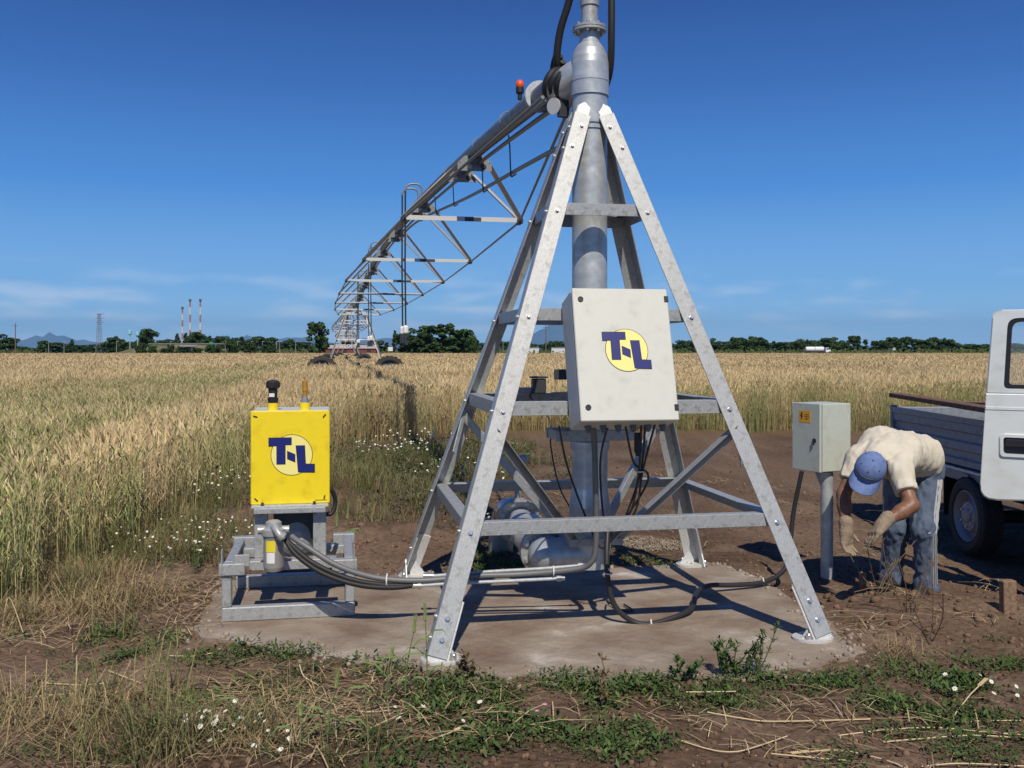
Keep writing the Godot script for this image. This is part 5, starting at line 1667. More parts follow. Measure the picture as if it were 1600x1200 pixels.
func weed_mesh(seed_: int, n: int, rad: float, h: float, leaf: float, col0: Color, col1: Color) -> ArrayMesh:
	var r := RandomNumberGenerator.new(); r.seed = seed_
	var mb := MB.new()
	for k in n:
		var a := r.randf() * TAU; var q := sqrt(r.randf()) * rad
		var o := Vector3(cos(a) * q, r.randf() * h, sin(a) * q)
		var az := r.randf() * TAU; var el := r.randf_range(-.2, 1.1)
		var d := Vector3(cos(az) * cos(el), sin(el), sin(az) * cos(el))
		var s := d.cross(Vector3(r.randf() - .5, 1, r.randf() - .5)).normalized()
		var l := leaf * r.randf_range(.6, 1.4)
		var c := col0.lerp(col1, r.randf())
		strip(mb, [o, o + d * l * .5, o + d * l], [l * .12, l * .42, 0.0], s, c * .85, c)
	return mb.mesh()

func grass_mesh(seed_: int, n: int, rad: float, h: float, col0: Color, col1: Color, spread := .5) -> ArrayMesh:
	var r := RandomNumberGenerator.new(); r.seed = seed_
	var mb := MB.new()
	for k in n:
		var a := r.randf() * TAU; var q := sqrt(r.randf()) * rad
		var o := Vector3(cos(a) * q, -.01, sin(a) * q)
		var az := r.randf() * TAU
		var d := Vector3(cos(az), 0, sin(az)); var l := h * r.randf_range(.5, 1.2); var sp := spread * r.randf_range(.3, 1.3)
		var c := col0.lerp(col1, r.randf())
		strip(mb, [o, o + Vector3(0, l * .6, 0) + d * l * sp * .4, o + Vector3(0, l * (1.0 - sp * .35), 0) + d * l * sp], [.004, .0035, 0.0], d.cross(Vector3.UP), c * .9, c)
	return mb.mesh()

func straw_mesh(seed_: int, n: int, rad: float) -> ArrayMesh:
	var r := RandomNumberGenerator.new(); r.seed = seed_
	var mb := MB.new()
	for k in n:
		var a := r.randf() * TAU; var q := sqrt(r.randf()) * rad
		var o := Vector3(cos(a) * q, r.randf_range(.002, .03), sin(a) * q)
		var az := r.randf() * TAU; var l := r.randf_range(.06, .22)
		var d := Vector3(cos(az), r.randf_range(-.06, .12), sin(az))
		var c := Color(.34, .25, .13).lerp(Color(.56, .45, .27), r.randf())
		strip(mb, [o - d * l * .5, o + Vector3(0, .008, 0), o + d * l * .5], [.0035, .004, .003], d.cross(Vector3.UP).normalized(), c, c)
	return mb.mesh()

# a patch is [x, distance, half width, half depth, strength]
func scatter(called: String, label: String, cat: String, m: Material, meshes: Array, patches: Array, per_m2: float, size := Vector2(.8, 1.3), yoff := 0.0, avoid_pad := true, noise_cut := -.15, clear := true):
	var xf := []; var cols := []
	for k in meshes: xf.append([]); cols.append([])
	for p in patches:
		var n := int(4.0 * p[2] * p[3] * per_m2 * p[4])
		for i in n:
			var a := rng.randf_range(-1, 1); var b := rng.randf_range(-1, 1)
			var q := sqrt(a * a + b * b)
			if q > 1.0 - rng.randf() * .45: continue
			var x: float = p[0] + a * p[2]; var d: float = p[1] + b * p[3]
			if patch.get_noise_2d(x * 9.0 + 33.0, d * 9.0) < noise_cut: continue
			if avoid_pad:
				var pt := Vector2(x, d)
				if Geometry2D.is_point_in_polygon(pt, pad):
					var e := 9.0
					for s in pad.size(): e = min(e, pt.distance_to(Geometry2D.get_closest_point_to_segment(pt, pad[s], pad[(s + 1) % pad.size()])))
					if e > .05: continue
			var k := rng.randi() % meshes.size()
			var s := rng.randf_range(size.x, size.y)
			xf[k].append(Transform3D(Basis(Vector3.UP, rng.randf() * TAU).scaled(Vector3(s, s * rng.randf_range(.8, 1.2), s)), Vector3(x, ground_height(x, d) + yoff, -d)))
			var tone := rng.randf_range(.75, 1.2)
			cols[k].append(Color(tone, tone * rng.randf_range(.95, 1.05), tone))
	for k in meshes.size():
		if xf[k].is_empty(): continue
		tag(multi(called, meshes[k], m, xf[k], cols[k]), label, cat, label, "stuff")

func spot(px: float, py: float, rx: float, ry: float, s := 1.0) -> Array:     # a patch read off the photograph
	var c := on_ground(px, py); var f := on_ground(px, py + ry); var b := on_ground(px, max(py - ry, 556.0))
	return [c.x, (f.y + b.y) / 2, rx / FOCAL * c.y, (b.y - f.y) / 2, s]

func make_ground_cover():
	var G0 := Color(.035, .075, .022); var G1 := Color(.125, .175, .062)
	var low := []
	for k in 4: low.append(weed_mesh(400 + k, 56, .10, .035, .016 + .004 * k, G0, G1))
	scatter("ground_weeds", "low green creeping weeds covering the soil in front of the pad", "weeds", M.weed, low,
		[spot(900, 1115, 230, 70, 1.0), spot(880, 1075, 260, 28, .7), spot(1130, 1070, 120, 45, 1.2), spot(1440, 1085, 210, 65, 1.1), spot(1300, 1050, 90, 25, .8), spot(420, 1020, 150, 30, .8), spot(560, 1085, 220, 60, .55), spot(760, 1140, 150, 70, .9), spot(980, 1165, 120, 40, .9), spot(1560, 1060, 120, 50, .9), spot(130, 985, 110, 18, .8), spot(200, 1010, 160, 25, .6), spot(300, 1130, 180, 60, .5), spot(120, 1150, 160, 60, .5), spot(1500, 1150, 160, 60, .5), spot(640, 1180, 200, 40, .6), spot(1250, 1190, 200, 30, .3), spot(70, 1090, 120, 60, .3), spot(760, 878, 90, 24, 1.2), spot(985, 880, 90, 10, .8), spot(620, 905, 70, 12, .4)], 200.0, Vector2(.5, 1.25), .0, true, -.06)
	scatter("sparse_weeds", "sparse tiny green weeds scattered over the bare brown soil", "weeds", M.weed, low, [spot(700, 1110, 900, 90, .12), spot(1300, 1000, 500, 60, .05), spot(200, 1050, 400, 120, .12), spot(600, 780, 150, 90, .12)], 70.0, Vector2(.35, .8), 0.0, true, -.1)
	# taller mixed weeds on the spoil between the unit and the tower
	var mid := []
	for k in 3: mid.append(weed_mesh(420 + k, 60, .17, .24, .036, Color(.06, .085, .04), Color(.16, .18, .09)))
	scatter("tall_weeds", "taller grey green weeds on the spoil behind the pad and by the field edge", "weeds", M.weed, mid,
		[[-1.6, 13.2, 1.7, 2.6, 1.0], [-.9, 10.0, .8, 1.6, .9], [-.3, 14.5, 1.3, 2.0, .9], [-2.9, 8.9, .5, 1.7, .7], [-2.3, 7.6, .45, .6, .6], [-.35, 8.3, .6, .7, .9], [-2.9, 11.6, .7, 1.6, .8], [.4, 12.2, .8, 1.2, .35], [-.1, 7.6, .5, .3, .9]], 17.0, Vector2(.6, 1.3), 0.0, true, -.1)
	var gr := []
	for k in 3: gr.append(grass_mesh(440 + k, 40, .14, .30, Color(.10, .13, .045), Color(.26, .22, .11), .8))
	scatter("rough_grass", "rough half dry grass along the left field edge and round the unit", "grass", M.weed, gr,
		[[-3.1, 8.2, .6, 2.3, 1.0], [-2.5, 7.7, .6, 1.1, .9], [-3.2, 6.2, .9, .7, .9], [-2.9, 11.0, .6, 2.2, .8], [-1.8, 12.6, 1.5, 2.8, .6], [-.6, 14.0, 1.4, 2.6, .8], [-1.4, 10.2, 1.2, 2.0, .6], [-2.4, 5.55, .5, .35, .5], [-3.3, 5.2, .8, .5, .6], [-2.0, 4.3, .7, .35, .8], [-1.5, 3.95, .8, .25, 1.0], [-.7, 3.85, .5, .2, .6]], 20.0, Vector2(.6, 1.25), 0.0, true, -.25)
	var dry := []
	for k in 3: dry.append(grass_mesh(450 + k, 52, .17, .26, Color(.22, .165, .085), Color(.46, .36, .20), 2.1))
	scatter("dry_grass", "flattened dry straw coloured grass in heaps on the soil", "dry grass", M.straw, dry,
		[[-2.75, 6.1, .55, .5, 1.0], [-3.1, 7.1, .45, .9, .8], [-2.3, 7.4, .5, .5, .8], [-3.3, 5.5, .7, .5, .8], [-3.0, 4.7, .7, .3, .5], [-.75, 4.35, .5, .28, .8], [-1.4, 4.1, .5, .25, .6], [-1.9, 3.9, .8, .35, 1.0], [-1.2, 3.8, .5, .2, .8], [-2.0, 4.5, .5, .3, .5], [1.95, 5.15, .3, .2, .9], [2.3, 4.9, .25, .2, .3], [-2.9, 9.6, .4, 1.6, .5]], 26.0, Vector2(.5, 1.05), .0, true, -.3)
	var st := []
	for k in 4: st.append(straw_mesh(460 + k, 12, .22))
	scatter("straw_litter", "pale broken straw litter lying over the soil", "straw", M.straw, st,
		[spot(400, 1120, 420, 80, 1.6), spot(200, 960, 200, 60, 1.7), spot(560, 1110, 200, 70, 1.6), spot(1250, 1150, 400, 60, .6), spot(700, 1100, 300, 60, .8), spot(250, 880, 140, 50, .8), [-3.3, 5.0, .8, 1.2, .8], [0.0, 5.0, 4.0, 2.0, .05], [1.5, 10.5, 3.0, 4.0, .10], [2.8, 6.3, 1.2, 1.5, .12]], 22.0, Vector2(.7, 1.3), .004, true, -.5)
	# clods and little stones
	var clods := []
	for k in 3:
		var r := RandomNumberGenerator.new(); r.seed = 500 + k
		var mb := MB.new()
		mb.tint = Color(1, 1, 1)
		var f := FastNoiseLite.new(); f.seed = 600 + k; f.frequency = 1.1
		var m0 := MB.new(); m0.ball(Vector3.ZERO, Vector3.ONE, 6, 9)
		for i in m0.v.size():
			var p := m0.v[i]
			m0.v[i] = p * (1.0 + .45 * f.get_noise_3d(p.x * 2, p.y * 2, p.z * 2)) * Vector3(1, .7, 1)
		clods.append(m0.mesh())
	var xf := [[], [], []]; var cols := [[], [], []]
	for i in 15000:
		var d := 3.6 + pow(rng.randf(), 1.6) * 14.0
		var x := rng.randf_range(-.56, .56) * d
		if in_field(x, d): continue
		if Geometry2D.is_point_in_polygon(Vector2(x, d), pad) and rng.randf() > .07: continue
		var heap: float = exp(-pow((d - 9.0) / 1.8, 2.0) - pow((x + 1.6) / 1.1, 2.0)) + exp(-pow((d - 6.0) / .5, 2.0)) * smoothstep(1.7, 2.3, x)
		var s: float = pow(rng.randf(), 4.0) * lerp(.016, .038, clamp(heap, 0.0, 1.0)) + .002
		var k := rng.randi() % 3
		xf[k].append(Transform3D(Basis(Vector3(rng.randf(), rng.randf(), rng.randf()).normalized(), rng.randf() * TAU).scaled(Vector3.ONE * s), Vector3(x, ground_height(x, d) + s * .25, -d)))
		var c := Color(.17, .11, .075) * rng.randf_range(.6, 1.25)
		if rng.randf() < .05 and s < .008: c = Color(.36, .30, .22)
		cols[k].append(c)
	for k in 3: tag(multi("soil_clods", clods[k], M.clod, xf[k], cols[k]), "small brown clods and stones strewn over the bare soil", "clods", "clods on the soil", "stuff")
	# crumbs of concrete along the pad's rim
	var rx := []; var rc := []
	for i in 900:
		var e := rng.randi() % pad.size()
		var p := pad[e].lerp(pad[(e + 1) % pad.size()], rng.randf()) + Vector2(rng.randfn(), rng.randfn()) * .07
		var s := .003 + pow(rng.randf(), 3.0) * .016
		rx.append(Transform3D(Basis(Vector3(rng.randf(), rng.randf(), rng.randf()).normalized(), rng.randf() * TAU).scaled(Vector3.ONE * s), Vector3(p.x, max(ground_height(p.x, p.y), 0.0 if Geometry2D.is_point_in_polygon(p, pad) else -.1) + s * .3, -p.y)))
		rc.append(Color(.30, .25, .20) * rng.randf_range(.7, 1.2))
	tag(multi("concrete_crumbs", clods[1], M.clod, rx, rc), "crumbs of broken concrete along the rim of the pad", "rubble", "", "stuff")
	# pale gravel heap behind the riser
	var gx := []; var gc := []
	for i in 1500:
		var a := rng.randf() * TAU; var q := sqrt(rng.randf())
		var x := 1.1 + cos(a) * q * .36; var d := 8.0 + sin(a) * q * .3
		var s := rng.randf_range(.003, .008)
		gx.append(Transform3D(Basis(Vector3(rng.randf(), rng.randf(), rng.randf()).normalized(), rng.randf() * TAU).scaled(Vector3.ONE * s), Vector3(x, ground_height(x, d) + .015 * rng.randf(), -d)))
		gc.append(Color(.30, .255, .20) * rng.randf_range(.7, 1.2))
	tag(multi("gravel", clods[0], M.clod, gx, gc), "pale gravel spread on the soil behind the riser", "gravel", "", "stuff")

# a clump of white daisies: foliage, flowers with a yellow eye
func make_daisies(label: String, o: Vector3, rad: float, h: float, n: int, seed_: int, size := .011):
	var r := RandomNumberGenerator.new(); r.seed = seed_
	var t := thing("daisy_clump", label, "daisies", o, 0.0, "")
	var leaves := MB.new(); var petals := MB.new(); var eyes := MB.new(); var stems := MB.new()
	for k in n:
		var a := r.randf() * TAU; var q := sqrt(r.randf()) * rad
		var p := Vector3(cos(a) * q, 0, sin(a) * q)
		p.y = ground_height(o.x + p.x, -o.z - p.z) - o.y
		var hh := h * r.randf_range(.55, 1.1) * (1.0 - .35 * q / rad)
		var top := p + Vector3(r.randf_range(-.05, .05), hh, r.randf_range(-.05, .05))
		strip(stems, [p, p.lerp(top, .5) + Vector3(r.randf_range(-.02, .02), 0, 0), top], [.003, .0025, .002], Vector3(1, 0, 0), Color(.05, .10, .03), Color(.09, .15, .05))
		for j in 5:
			var c := p.lerp(top, r.randf_range(.05, .85)); var az := r.randf() * TAU
			var d := Vector3(cos(az), r.randf_range(.1, .8), sin(az)).normalized(); var l := r.randf_range(.03, .06)
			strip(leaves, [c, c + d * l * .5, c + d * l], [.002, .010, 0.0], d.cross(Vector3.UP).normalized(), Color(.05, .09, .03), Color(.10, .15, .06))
		var nrm := Vector3(r.randf_range(-.6, .6), 1.0, r.randf_range(-.1, 1.1)).normalized()
		var x := nrm.cross(Vector3.RIGHT).normalized(); var y := nrm.cross(x)
		var s := size * r.randf_range(.8, 1.25)
		for j in 8:
			var a1 := TAU * j / 8
			var dp := x * cos(a1) + y * sin(a1)
			petals.tint = Color(.74, .74, .72)
			strip(petals, [top + dp * s * .25, top + dp * s * .8 + nrm * .001, top + dp * s * 1.15], [s * .35, s * .62, s * .3], nrm.cross(dp), Color(.74, .74, .70), Color(.76, .76, .74))
		eyes.ball(top + nrm * .001, Vector3.ONE * s * .33, 4, 7)
	var a := part("foliage", leaves, M.weed, t)
	tag(part("flower_stems", stems, M.weed, t), "", "", "", "stuff")
	tag(part("petals", petals, M.petal, t), "", "", "", "stuff")
	part("flower_eyes", eyes, M.label_yellow, t)

func lone_straw(label: String, pts: Array, ear: bool, seed_: int, col := Color(.62, .50, .30)):
	# a straw read off the photograph lying on the soil
	var r := RandomNumberGenerator.new(); r.seed = seed_
	var line := []
	for p in pts:
		var g := on_ground(p[0], p[1])
		line.append(Vector3(g.x, ground_height(g.x, g.y) + .012 + (p[2] if p.size() > 2 else 0.0), -g.y))
	var mb := MB.new()
	var smooth := curve(line, 5)
	mb.tint = col
	mb.tube(smooth, .0028, 6)
	var o := part("straw_stalk", mb, M.straw)
	tag(o, label, "straw", "")
	if ear:
		var e := MB.new()
		var a: Vector3 = smooth[-1]; var dirn: Vector3 = (smooth[-1] - smooth[-3]).normalized()
		e.tint = Color(.60, .48, .28)
		for k in 9:
			for s in [-1, 1]:
				var side: Vector3 = dirn.cross(Vector3.UP).normalized() * s
				var c: Vector3 = a + dirn * (.009 * k) + side * .0045 + Vector3(0, .003, 0)
				e.ball(c, Vector3(.0045, .0045, .0045), 4, 6)
				strip(e, [c, c + dirn * .03 + side * .012], [.0012, 0.0], Vector3.UP, e.tint, e.tint)
		part("ear", e, M.straw, o)

func make_straws():
	var w := "pale dry straw "
	lone_straw(w + "aslant at the lower left, left of the daisies", [[570 - 400, 1046], [620 - 400, 1064]], false, 1)
	lone_straw(w + "level on bare soil at the left, longest there", [[72, 1060], [130, 1062], [175, 1062]], false, 2)
	lone_straw(w + "curved at the left below the level one", [[0, 1092], [70, 1080], [170, 1078]], false, 3)
	lone_straw(w + "level below the daisies at the lower left", [[220, 1122], [270, 1122], [320, 1117]], false, 4)
	lone_straw(w + "from the pad's front edge down into the weeds, near the bottom middle", [[1013, 1021, .05], [1050, 1042, .05], [1090, 1064, .04]], false, 5)
	lone_straw(w + "level on green weeds right of the bottom middle", [[1072, 1089, .03], [1110, 1088, .03], [1150, 1091, .03]], false, 6)
	lone_straw(w + "level at the foot of the green weeds right of centre", [[1105, 1118], [1160, 1124], [1210, 1117 + 8], [1360, 1122]], false, 7)
	lone_straw(w + "bent in a wide V on soil at the lower right", [[1060, 1157], [1110, 1168], [1145, 1172], [1175, 1163], [1230, 1145]], false, 8)
	lone_straw(w + "with its ear pointing right in the lower middle", [[1000 - 330, 1160, .02], [1010 - 300, 1140, .02]], true, 9)
	lone_straw(w + "at the bottom right with an ear at its left end", [[1420, 1198], [1390, 1187], [1340, 1173], [1300, 1167], [1262, 1171]], true, 10)
	lone_straw(w + "straight at the bottom right below the eared one", [[1205, 1175], [1260, 1180], [1322, 1186]], false, 11)
	lone_straw(w + "long and arched over soil at the lower right", [[1310, 1146], [1380, 1136], [1460, 1129], [1560, 1142], [1600, 1147]], false, 12)
	lone_straw(w + "long and level just under the arched one at the lower right", [[1380, 1152], [1450, 1148], [1520, 1146], [1590, 1150]], false, 13)
	lone_straw(w + "straight near the right edge leading to an ear", [[1600, 1120], [1540, 1120], [1490, 1117], [1512, 1098, .03], [1530, 1088, .05]], true, 14)
	lone_straw(w + "in the lower middle beside the leaning green stalks", [[490, 1090], [560, 1108], [620, 1106]], false, 15)
	lone_straw(w + "along the bottom just left of the middle, bundled with others", [[545, 1160], [575, 1140], [640, 1106]], false, 16)
	lone_straw(w + "bright and broken in front of the left foot of the tower", [[468, 1058, .05], [475, 1068, .03], [498, 1075]], false, 17, Color(.66, .56, .36))
	lone_straw(w + "curved along the bottom right corner", [[1440, 1192], [1500, 1190], [1600, 1196]], false, 18)
	lone_straw(w + "on the left below the yellow unit, near the pad's corner", [[265, 1021], [300, 1019], [335, 1016]], false, 19)
	lone_straw(w + "upright and broken at the left edge below the wheat", [[4, 975], [14, 962, .12], [36, 1005, .05]], false, 20)

func make_green_wheat():
	# single green stalks that came up between pad and camera
	var spec := [[632, 1092, 955, "tall green wheat stalk with an ear, left of the tower's front left foot"], [668, 1080, 938, "tallest green wheat stalk, crossing the front left tower leg"], [603, 1090, 1004, "green wheat stalk with drooping leaf, left of the two tall ones"], [510, 1170, 1046, "upright green wheat stalk standing alone in the straw, lower left of centre"], [470, 1170, 1100, "shorter green stalk at the left of the lone upright one"], [355, 1140, 1075, "leaning green wheat stalk beside the daisies at the lower left"], [535, 905, 775, "green stalk standing behind the right side of the yellow unit"], [522, 905, 790, "second green stalk behind the right side of the yellow unit"]]
	for i in spec.size():
		var s = spec[i]
		var g := on_ground(s[0], s[1])
		var h: float = (s[1] - s[2]) / FOCAL * g.y
		var r := RandomNumberGenerator.new(); r.seed = 900 + i
		var mb := MB.new()
		var o := Vector3(g.x, ground_height(g.x, g.y), -g.y)
		var lean := Vector3(r.randf_range(-.02, .05), 0, r.randf_range(-.03, .03))
		if i == 5: lean = Vector3(-.14, 0, 0)
		var t := thing("green_wheat_stalk", s[3], "wheat stalk", o, 0.0)
		mb.tint = Color(.14, .2, .08)
		mb.tube(curve([Vector3(0, -.02, 0), lean * .3 + Vector3(0, h * .45, 0), lean + Vector3(0, h * .82, 0)], 4), [.0032, .0032, .003, .003, .003, .003, .0025, .0022, .002], 6)
		part("stem", mb, M.weed, t)
		mb = MB.new(); mb.tint = Color(.24, .30, .11)
		for k in 11:
			for q in 4:
				var an := q * PI / 2 + k * .4
				var c := lean * (1.0 + .02 * k) + Vector3(cos(an) * .0045, h * (.82 + .018 * k), sin(an) * .0045)
				mb.ball(c, Vector3(.0042, .0065, .0042) * (1.0 - .55 * k / 10.0), 4, 6)
				if k % 2 == 0: strip(mb, [c, c + Vector3(cos(an) * .012, .045, sin(an) * .012)], [.0012, 0.0], Vector3(1, 0, 0), mb.tint, mb.tint)
		part("ear", mb, M.weed, t)
		for k in 3:
			mb = MB.new()
			var q := lean * (.25 + .22 * k) + Vector3(0, h * (.22 + .2 * k), 0)
			var az := r.randf_range(-.6, .6) + (0.0 if k % 2 == 0 else PI)
			var d := Vector3(cos(az), 0, sin(az)); var l := r.randf_range(.10, .2)
			strip(mb, [q, q + d * l * .4 + Vector3(0, l * .35, 0), q + d * l * .75 + Vector3(0, l * .38, 0), q + d * l + Vector3(0, l * .1, 0)], [.005, .010, .008, 0.0], d.cross(Vector3(0, .6, .6)).normalized(), Color(.10, .17, .06), Color(.19, .25, .09))
			part("leaf", mb, M.weed, t)

func twig_plant(called: String, label: String, cat: String, px: float, py: float, h: float, n: int, seed_: int, col: Color, leafy: Color, spread := .45):
	var g := on_ground(px, py)
	var r := RandomNumberGenerator.new(); r.seed = seed_
	var t := thing(called, label, cat, Vector3(g.x, ground_height(g.x, g.y), -g.y))
	var mb := MB.new(); var lf := MB.new()
	for k in n:
		var az := r.randf() * TAU
		var d := Vector3(cos(az) * spread, 1.0, sin(az) * spread) * h * r.randf_range(.6, 1.1)
		var a := Vector3(r.randf_range(-.03, .03), -.01, r.randf_range(-.03, .03))
		mb.tint = col
		var line := curve([a, a + d * .5 + Vector3(r.randf_range(-.03, .03), 0, r.randf_range(-.03, .03)), a + d], 3)
		mb.tube(line, .0028, 5, false)
		for j in 4:
			var c: Vector3 = line[2 + r.randi() % (line.size() - 2)]
			var e := c + Vector3(r.randf_range(-.3, .3), r.randf_range(.05, .3), r.randf_range(-.3, .3)) * h * .45
			mb.tube([c, e], .0018, 4, false)
			if leafy.a > 0.0:
				for q in 6:
					var p := c.lerp(e, r.randf()); var dd := Vector3(r.randf_range(-1, 1), r.randf_range(-.2, 1), r.randf_range(-1, 1)).normalized()
					strip(lf, [p, p + dd * .014, p + dd * .028], [.003, .011, 0.0], dd.cross(Vector3.UP).normalized(), leafy * .8, leafy)
	part("stems", mb, M.straw, t)
	if leafy.a > 0.0: part("leaves", lf, M.weed, t)

func make_small_plants():
	make_daisies("white daisies in the small foreground patch at the lower left", at(0, 0, 1) * 0 + Vector3(-1.22, -.02, -4.1), .17, .12, 24, 1, .0085)
	make_daisies("thick patch of white daisies in green weeds left of the yellow unit's skid", Vector3(-2.5, 0, -7.4), .62, .32, 80, 2, .007)
	make_daisies("thin line of white daisies higher up, by the field edge left of the yellow cabinet", Vector3(-2.85, 0, -9.6), .6, .36, 50, 3, .009)
	make_daisies("bright dense patch of white daisies behind the tower's left legs", Vector3(-1.45, 0, -13.6), .8, .55, 95, 4, .011)
	make_daisies("loose white daisies to the right, seen through the left side of the tower", Vector3(-.55, 0, -11.3), .6, .4, 50, 5, .011)
	make_daisies("few white daisies low by the inlet pipe behind the riser", Vector3(-.35, 0, -8.2), .35, .3, 22, 6)
	make_daisies("white daisies near the right edge of the foreground", Vector3(2.2, 0, -4.55), .22, .07, 8, 7, .009)
	make_daisies("three or four white daisies in the green weeds at the bottom middle", Vector3(-.32, 0, -4.25), .2, .06, 6, 8, .010)
	make_daisies("white daisies among dead straw just right of the small lower left patch", Vector3(-.95, 0, -3.9), .12, .08, 6, 9, .009)
	var bare := Color(0, 0, 0, 0)
	twig_plant("dead_weed", "bare dead weed in front of the bending person's feet", "dead plant", 1420, 968, .42, 6, 21, Color(.16, .12, .09), bare)
	twig_plant("dead_weed", "bare dead weed with its dark stalk in the soil right of the tower's right foot", "dead plant", 1455, 1000, .33, 3, 22, Color(.09, .065, .05), bare)
	twig_plant("dead_weed", "bare dead weed tangled round the thin stake by the hands", "dead plant", 1370, 930, .36, 7, 23, Color(.18, .14, .10), bare, .7)
	twig_plant("dead_weed", "thin dead weed at the front edge of the pad, near the bottom middle", "dead plant", 940, 1095, .2, 3, 24, Color(.16, .11, .07), Color(.16, .13, .06), .3)
	twig_plant("leafy_weed", "taller leafy green weed standing at the pad's front edge right of centre", "weed", 1145, 1058, .19, 12, 25, Color(.08, .11, .04), Color(.05, .11, .03), .5)
	twig_plant("leafy_weed", "leggy green weed with seed heads just right of the taller leafy one", "weed", 1180, 1052, .22, 6, 26, Color(.10, .11, .05), Color(.07, .11, .04), .4)
	twig_plant("leafy_weed", "small dry reddish weed against the tower's front left foot", "weed", 725, 1050, .13, 7, 27, Color(.16, .12, .07), Color(.15, .12, .06), .4)
	twig_plant("leafy_weed", "low leafy weed left of the taller one at the pad's edge", "weed", 1075, 1060, .1, 9, 28, Color(.07, .10, .04), Color(.06, .12, .035), .8)
	# red petals dropped in the weeds
	for k in 2:
		var g := on_ground([851, 838][k], [1106, 1117][k])
		var mb := MB.new(); mb.tint = Color(1, 1, 1)
		mb.ball(Vector3.ZERO, Vector3(.014, .005, .01), 5, 8)
		var o := part("red_scrap", mb, M.pink_print); o.position = Vector3(g.x, ground_height(g.x, g.y) + .035, -g.y)
		tag(o, ["small reddish scrap in the green weeds, the upper one", "small reddish scrap in the green weeds, the lower one"][k], "scrap")

# ------------------------------------------------------------ the far edge: trees, poles, chimneys, road, hills
func tree_parts(seed_: int, h: float, w: float, shape: int) -> Array:
	var r := RandomNumberGenerator.new(); r.seed = seed_
	var crown := MB.new(); var trunk := MB.new()
	trunk.tube([Vector3(0, -.5, 0), Vector3(.1, h * .4, 0), Vector3(0, h * .85, .1)], [w * .035 + .05, w * .025 + .04, .04], 7)
	var blobs := []
	var nb := 34 if shape != 1 else 30
	for k in nb:
		var y: float; var q: float
		if shape == 0:         # broad
			y = r.randf_range(.14, .93); q = w * .5 * sqrt(max(0.05, 1.0 - pow((y - .52) / .5, 2.0)))
		elif shape == 1:       # tall, pointed
			y = r.randf_range(.08, .98); q = w * .5 * (1.06 - y)
		else:                  # bushy, low
			y = r.randf_range(.02, .85); q = w * .5 * sqrt(max(0.05, 1.0 - pow(y - .2, 2.0)))
		var a := r.randf() * TAU
		var o := Vector3(cos(a), 0, sin(a)) * q * sqrt(r.randf()) + Vector3(0, y * h, 0)
		blobs.append([o, w * r.randf_range(.11, .2) * (1.0 if shape != 1 else 1.15 - y * .7), r.randf_range(.7, 1.25)])
		trunk.tube([Vector3(0, max(.1, y - .22) * h, 0), o], [.05, .03], 5, false)
	for b in blobs:
		var n := 95
		for k in n:
			var d := Vector3(r.randfn(), r.randfn(), r.randfn()).normalized()
			var p: Vector3 = b[0] + d * b[1] * pow(r.randf(), .35) * Vector3(1.15, .8, 1.15)
			if p.y < .1: continue
			var s: float = h * .040 * r.randf_range(.6, 1.5)
			var x := Vector3(r.randfn(), r.randfn() * .6, r.randfn()).normalized()
			var y := (d + Vector3(r.randfn(), r.randfn(), r.randfn()) * .5).cross(x).normalized()
			var c: Color = Color(.030, .062, .020).lerp(Color(.062, .105, .034), r.randf()) * b[2]
			var nn: Vector3 = (d + Vector3(0, .3, 0)).normalized()
			crown.tri3(p - x * s, p + y * s * .7, p + x * s, nn, nn, nn, c, c, c)
			crown.tri3(p - x * s, p + x * s, p - y * s * .7, nn, nn, nn, c, c, c)
	return [crown.mesh(), trunk.mesh()]

var tree_kinds := {}

func tree(px: float, top: float, wide: float, d: float, shape: int, variant: int, label: String, group := ""):
	var h := EYE - (top - 548.0) / FOCAL * d
	var w := wide / FOCAL * d
	var key := "%d_%d" % [shape, variant]
	if not tree_kinds.has(key): tree_kinds[key] = tree_parts(700 + shape * 10 + variant, 10.0, [8.0, 4.5, 11.0][shape], shape)
	var k = tree_kinds[key]
	var t := thing(["broad_tree", "pointed_tree", "bush"][shape], label, ["tree", "tree", "bush"][shape], Vector3((px - 800.0) / FOCAL * d, -.05, -d), 0.0, group)
	var s := Vector3(w / [8.0, 4.5, 11.0][shape], h / 10.0, w / [8.0, 4.5, 11.0][shape])
	var turn := Basis(Vector3.UP, rng.randf() * TAU)
	for q in 2:
		var o := put(["crown", "trunk"][q], k[q], M.leaf if q == 0 else M.bark, t)
		o.transform = Transform3D(Basis.from_scale(s) * turn, Vector3.ZERO)

func tree_line(x0: float, x1: float, n: int, d: float, tops: Array, wide: float, shapes: Array, where: String, seed_: int):
	var r := RandomNumberGenerator.new(); r.seed = seed_
	for i in n:
		var u := (i + .5) / n
		var px: float = lerp(x0, x1, u) + r.randf_range(-.3, .3) * (x1 - x0) / n
		var f: float = u * (tops.size() - 1)
		var a := int(min(f, tops.size() - 2))
		var top: float = lerp(tops[a], tops[a + 1], f - a) + r.randf_range(-3.5, 3.5)
		var sh: int = shapes[r.randi() % shapes.size()]
		tree(px, top, wide * r.randf_range(.8, 1.35) * [1.0, .62, 1.15][sh], d * r.randf_range(.95, 1.1), sh, r.randi() % 4, "%s %s from left in the treeline %s" % [ordinal(i + 1), ["broad tree", "pointed tree", "bush"][sh], where], "trees of the treeline " + where)

